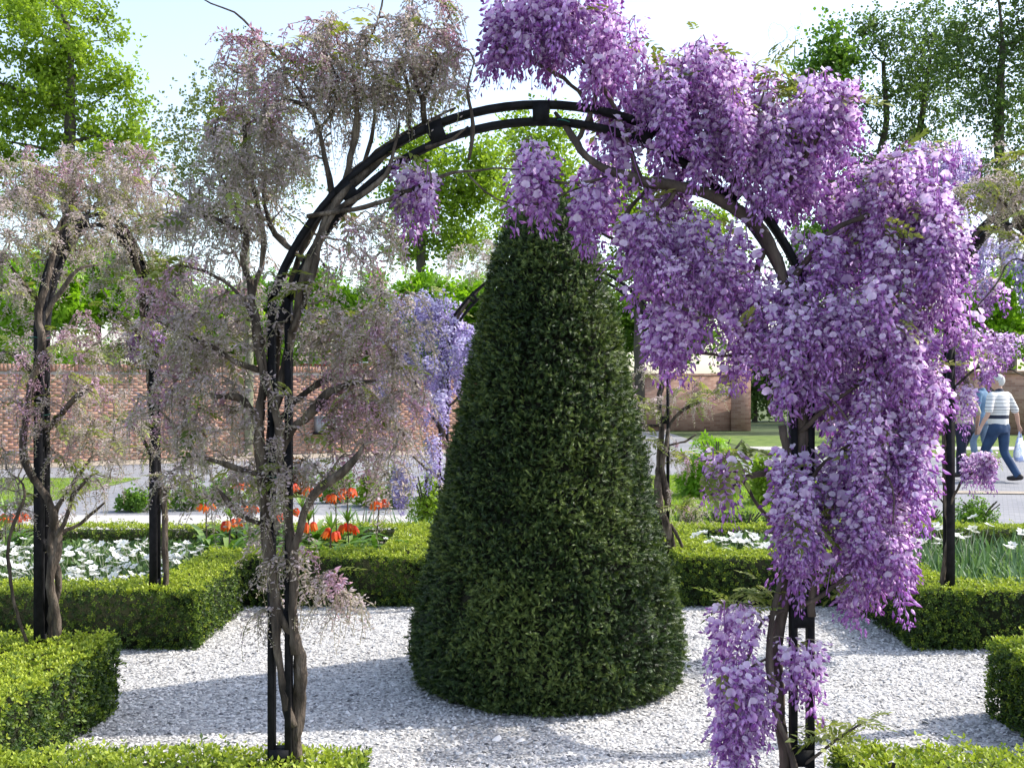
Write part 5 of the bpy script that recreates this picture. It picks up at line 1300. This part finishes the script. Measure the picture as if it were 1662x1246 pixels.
def bag_print():
    m, n, l, b, out = new_mat('printed_plastic_bag')
    tc = n.new('ShaderNodeTexCoord'); nz = n.new('ShaderNodeTexNoise'); nz.inputs['Scale'].default_value = 6; nz.inputs['Detail'].default_value = 3; l.new(tc.outputs['Object'], nz.inputs[0])
    rr = ramp(n, [(0.46, (0.80, 0.81, 0.84)), (0.52, (0.28, 0.38, 0.72)), (0.62, (0.55, 0.62, 0.84)), (0.66, (0.80, 0.81, 0.84))]); l.new(nz.outputs[0], rr.inputs[0])
    l.new(rr.outputs[0], b.inputs['Base Color']); b.inputs['Roughness'].default_value = 0.35
    return m
M['bag_print'] = bag_print()

def remeshed(name, mb, voxel, mat, parent, smooth_it=4, cut=None):
    me = mb.mesh(name + '_raw', None)
    o = bpy.data.objects.new(name, me); COL.objects.link(o)
    md = o.modifiers.new('r', 'REMESH'); md.mode = 'VOXEL'; md.voxel_size = voxel; md.use_smooth_shade = True
    ms = o.modifiers.new('s', 'SMOOTH'); ms.iterations = smooth_it; ms.factor = 0.5
    dg = bpy.context.evaluated_depsgraph_get()
    new = bpy.data.meshes.new_from_object(o.evaluated_get(dg))
    new.name = name
    new.materials.clear(); new.materials.append(mat)
    new.polygons.foreach_set('use_smooth', np.ones(len(new.polygons), bool))
    o.modifiers.clear(); o.data = new; bpy.data.meshes.remove(me)
    o.parent = parent
    return o

def limb(mb, pts, rad, sides=12):
    c = smooth_path(np.hstack([np.array(pts, float), np.array(rad, float)[:, None]]), 0.03)
    mb.tube(c[:, :3], c[:, 3], sides)
    mb.ellipsoid(c[0, :3], (c[0, 3],) * 3, sides, 6); mb.ellipsoid(c[-1, :3], (c[-1, 3],) * 3, sides, 6)

def person(label, x, y, heading, J, shirt, trousers, hair, belly=0.0, sleeve=0.45, head_turn=0.0, collar=False, group=None, hs=1.0):
    """J: joints in metres; local frame x = right hand side, y = forwards, z = up"""
    root = empty('person', (x, y, 0), label, 'person', group, rz=heading)
    B, Sh, Tr = MB(), MB(), MB()
    sh = {s: np.array(J['sh' + s]) for s in 'LR'}; el = {s: np.array(J['el' + s]) for s in 'LR'}; wr_ = {s: np.array(J['wr' + s]) for s in 'LR'}
    hp = {s: np.array(J['hp' + s]) for s in 'LR'}; kn = {s: np.array(J['kn' + s]) for s in 'LR'}; an = {s: np.array(J['an' + s]) for s in 'LR'}
    zt = 1.46
    # torso (ellipses stacked)
    def torso(mb, g, z0, z1):
        zz = np.linspace(z0, z1, 16)
        w = np.interp(zz, [0.80, 0.92, 1.05, 1.20, 1.34, 1.42, 1.48], [0.16, 0.175, 0.16 + belly * .5, 0.172 + belly * .3, 0.19, 0.165, 0.07]) + g
        dp = np.interp(zz, [0.80, 0.92, 1.05, 1.20, 1.34, 1.42, 1.48], [0.11, 0.125, 0.115 + belly, 0.125 + belly * .8, 0.12, 0.095, 0.065]) + g
        yc = np.interp(zz, [0.8, 1.05, 1.45], [-0.01, 0.02 + belly * .4, 0.0])
        th = np.linspace(0, 2 * np.pi, 20, endpoint=False)
        V = np.stack([w[:, None] * np.cos(th), dp[:, None] * np.sin(th) + yc[:, None], np.repeat(zz[:, None], 20, 1)], -1).reshape(-1, 3)
        Fc = [[i * 20 + j, i * 20 + (j + 1) % 20, (i + 1) * 20 + (j + 1) % 20, (i + 1) * 20 + j] for i in range(15) for j in range(20)]
        mb.add(V, Fc + [list(range(19, -1, -1)), list(range(300, 320))])
    torso(B, -0.008, 0.80, 1.48); torso(Sh, 0.008, 0.93, 1.46); torso(Tr, 0.006, 0.80, 0.965)
    hc = np.array([0, 0.035, 1.62])
    Rz = np.array(Matrix.Rotation(head_turn, 3, 'Z'))
    limb(B, [(0, -0.005, 1.42), (0, 0.015, 1.54)], [0.06, 0.055])
    HB = MB()
    HB.ellipsoid((0, 0.0, 0.02), (0.077, 0.098, 0.108), 18, 12); HB.ellipsoid((0, 0.03, -0.05), (0.058, 0.066, 0.07), 14, 8)
    HB.ellipsoid((0, 0.10, -0.015), (0.014, 0.022, 0.026), 8, 6); HB.ellipsoid((0, 0.088, -0.068), (0.024, 0.013, 0.012), 8, 6); HB.ellipsoid((0, 0.082, 0.022), (0.05, 0.018, 0.012), 10, 6)
    for s in (-1, 1): HB.ellipsoid((s * 0.08, -0.008, -0.005), (0.010, 0.022, 0.033), 8, 6)
    for Vp, Fp in zip(HB.V, [None] * len(HB.V)): pass
    off = B.n
    B.V += [v @ Rz.T + hc for v in HB.V]; B.T += HB.T; B.F += [f + off for f in HB.F]; B.n += HB.n
    for s, sg in (('L', -1), ('R', 1)):
        limb(B, [sh[s], el[s], wr_[s]], [0.048, 0.040, 0.027]); limb(B, [wr_[s] * .6 + el[s] * .4, wr_[s]], [0.036, 0.026])
        dv = wr_[s] - el[s]; dv /= np.linalg.norm(dv)
        side = np.cross(dv, [sg * 1.0, 0, 0]); side /= np.linalg.norm(side) + 1e-9      # across the palm
        palm = wr_[s] + dv * 0.055
        limb(B, [wr_[s], palm + dv * 0.03], [0.025, 0.030])
        for k in range(4):
            o_ = palm + dv * 0.035 + side * (k - 1.5) * 0.019
            Lf = [0.062, 0.072, 0.068, 0.052][k]
            inn = np.cross(side, dv) * (-0.02)
            limb(B, [o_, o_ + dv * Lf * 0.55 + inn * .3, o_ + dv * Lf + inn], [0.0105, 0.0095, 0.0085], 8)
        limb(B, [wr_[s] + dv * 0.02 + side * 0.02, wr_[s] + dv * 0.055 + side * 0.045, wr_[s] + dv * 0.09 + side * 0.05], [0.012, 0.011, 0.009], 8)
        e2 = sh[s] + (el[s] - sh[s]) * min(1, sleeve * 2)
        if sleeve <= 0.5: limb(Sh, [sh[s] - [sg * 0.03, 0, 0], sh[s], e2], [0.072, 0.068, 0.066])
        else: limb(Sh, [sh[s] - [sg * 0.03, 0, 0], sh[s], el[s], el[s] + (wr_[s] - el[s]) * 0.85], [0.07, 0.062, 0.052, 0.04])
        limb(B, [hp[s], kn[s], an[s]], [0.078, 0.052, 0.04])
        limb(Tr, [hp[s] + [0, 0, 0.02], hp[s] * .5 + kn[s] * .5, kn[s], kn[s] * .45 + an[s] * .55, an[s] + [0, 0, 0.02]], [0.105, 0.088, 0.070, 0.066, 0.060])
        Tr.ellipsoid(hp[s] + np.array([0.0, -0.045, 0.0]), (0.085, 0.07, 0.10))
    if collar: limb(Sh, [(0, -0.012, 1.445), (0, 0.005, 1.485)], [0.074, 0.068])
    body = remeshed('body', B, 0.013, M['skin'], root)
    remeshed('shirt', Sh, 0.015, shirt, root, 3); remeshed('trousers', Tr, 0.015, trousers, root, 5)
    for s in 'LR':
        mb = MB(); a = an[s]; fw = np.array(J.get('ft' + s, (0, 1, 0)), float); fw /= np.linalg.norm(fw)
        limb(mb, [a + [0, 0, 0.0] - fw * 0.05, a + fw * 0.07 - [0, 0, 0.025], a + fw * 0.17 - [0, 0, 0.035]], [0.05, 0.045, 0.036])
        mb.V = [np.column_stack([v[:, 0], v[:, 1], np.maximum(v[:, 2], a[2] - 0.085)]) for v in mb.V]
        remeshed('shoe', mb, 0.01, M['shoe'], root, 3)
    hm = MB(); hm.ellipsoid((0, -0.012, 0.035), (0.088, 0.104, 0.110), 20, 14)
    V = hm.V[0]
    hm.V[0] = V
    fc = []
    allf = [f for F_ in hm.F for f in F_.tolist()]
    for f in allf:
        c = V[f].mean(0)
        if c[2] > 0.035 + 0.9 * c[1] * (1 if c[1] > 0 else 0.0) - (0.10 if c[1] < -0.02 else 0.0): fc.append(f)
    h2 = MB(); h2.add(V @ Rz.T + hc, fc)
    h2.build('hair', hair, root, smooth=True)
    for s in (-1, 1):
        em = MB(); em.ellipsoid((0, 0, 0), (0.012, 0.008, 0.008), 8, 6)
        em.V = [v + np.array([s * 0.031, 0.091, 0.005]) for v in em.V]; em.V = [v @ Rz.T + hc for v in em.V]
        em.build('eye', M['shoe'], root, smooth=True)
    return root

def bag(label, loc, rz, mat, hgt=0.40, wid=0.32):
    root = empty('plastic_bag', loc, label, 'bag', rz=rz)
    zz = np.linspace(0, 1, 12); th = np.linspace(0, 2 * np.pi, 22, endpoint=False)
    w = np.interp(zz, [0, .06, .3, .75, 1], [.30, .44, .5, .42, .26]) * wid; dp = np.interp(zz, [0, .06, .3, .75, 1], [.10, .17, .2, .12, .04]) * wid
    V = np.stack([w[:, None] * np.cos(th), dp[:, None] * np.sin(th), np.repeat((zz * hgt - hgt - 0.10)[:, None], 22, 1)], -1)
    V += RNG.normal(0, 0.006, V.shape)
    V = V.reshape(-1, 3)
    mb = MB(); mb.add(V, [[i * 22 + j, i * 22 + (j + 1) % 22, (i + 1) * 22 + (j + 1) % 22, (i + 1) * 22 + j] for i in range(11) for j in range(22)] + [list(range(21, -1, -1))], 0.6)
    mb.build('sack', mat, root, smooth=True)
    for s in (-1, 1):
        MB().tube(smooth_path(np.array([(-0.07, s * 0.01, -0.11), (-0.03, s * 0.006, -0.03), (0, 0, 0.005), (0.03, s * 0.006, -0.03), (0.07, s * 0.01, -0.11)]), 0.02), 0.007, 6).build('handle', mat, root, smooth=True)
    return root

pd = 17.65
mx_ = (1622 - 831) * pd / F
hd = R(28)                         # heading: away and to the left
manJ = dict(shL=(-0.20, 0, 1.40), elL=(-0.31, -0.04, 1.15), wrL=(-0.40, 0.02, 0.93), shR=(0.20, 0, 1.40), elR=(0.32, -0.06, 1.15), wrR=(0.42, -0.04, 0.92),
            hpL=(-0.095, 0, 0.88), knL=(-0.10, 0.20, 0.50), anL=(-0.09, 0.24, 0.10), hpR=(0.095, 0, 0.88), knR=(0.10, -0.02, 0.48), anR=(0.11, -0.26, 0.10))
person('white-haired man in striped polo and blue jeans walking away with a bag', mx_, pd, hd, manJ, M['stripes'], M['denim'], M['hair_white'], belly=0.035, head_turn=R(35), collar=True)
def to_world(x, y, h, p):
    return (x + math.cos(h) * p[0] - math.sin(h) * p[1], y + math.sin(h) * p[0] + math.cos(h) * p[1], p[2])
bag('white plastic bag with blue print in the striped-polo man\'s hand', to_world(mx_, pd, hd, (0.455, -0.035, 0.82)), hd + R(20), M['bag_print'], 0.40, 0.40)
wd = 17.9
wx_ = (1566 - 831) * wd / F
womJ = dict(shL=(-0.17, 0, 1.34), elL=(-0.24, -0.02, 1.08), wrL=(-0.27, 0.06, 0.86), shR=(0.17, 0, 1.34), elR=(0.25, -0.05, 1.10), wrR=(0.27, -0.02, 0.90),
            hpL=(-0.09, 0, 0.86), knL=(-0.09, -0.02, 0.47), anL=(-0.09, -0.20, 0.10), hpR=(0.09, 0, 0.86), knR=(0.09, 0.16, 0.48), anR=(0.085, 0.17, 0.10))
person('person in beige top and navy trousers walking beside the striped-polo man', wx_, wd, hd, womJ, M['beige'], M['denim_dark'], M['hair_brown'], head_turn=R(10))
bag('plain white plastic bag in the hand of the person in navy trousers', to_world(wx_, wd, hd, (-0.285, 0.09, 0.76)), hd + R(15), M['bag_white'], 0.36, 0.32)
td = 21.5
tx_ = (1594 - 831) * td / F
thJ = dict(shL=(-0.19, 0, 1.40), elL=(-0.25, 0.02, 1.13), wrL=(-0.24, 0.16, 0.93), shR=(0.19, 0, 1.40), elR=(0.25, -0.04, 1.13), wrR=(0.26, 0.04, 0.89),
           hpL=(-0.09, 0, 0.88), knL=(-0.10, 0.14, 0.49), anL=(-0.09, 0.10, 0.10), hpR=(0.09, 0, 0.88), knR=(0.10, -0.02, 0.48), anR=(0.10, -0.16, 0.10))
person('person in blue denim shirt and faded jeans walking ahead of the couple', tx_, td, R(50), thJ, M['shirt_blue'], M['denim_grey'], M['hair_brown'], sleeve=0.9, head_turn=R(15), collar=True)
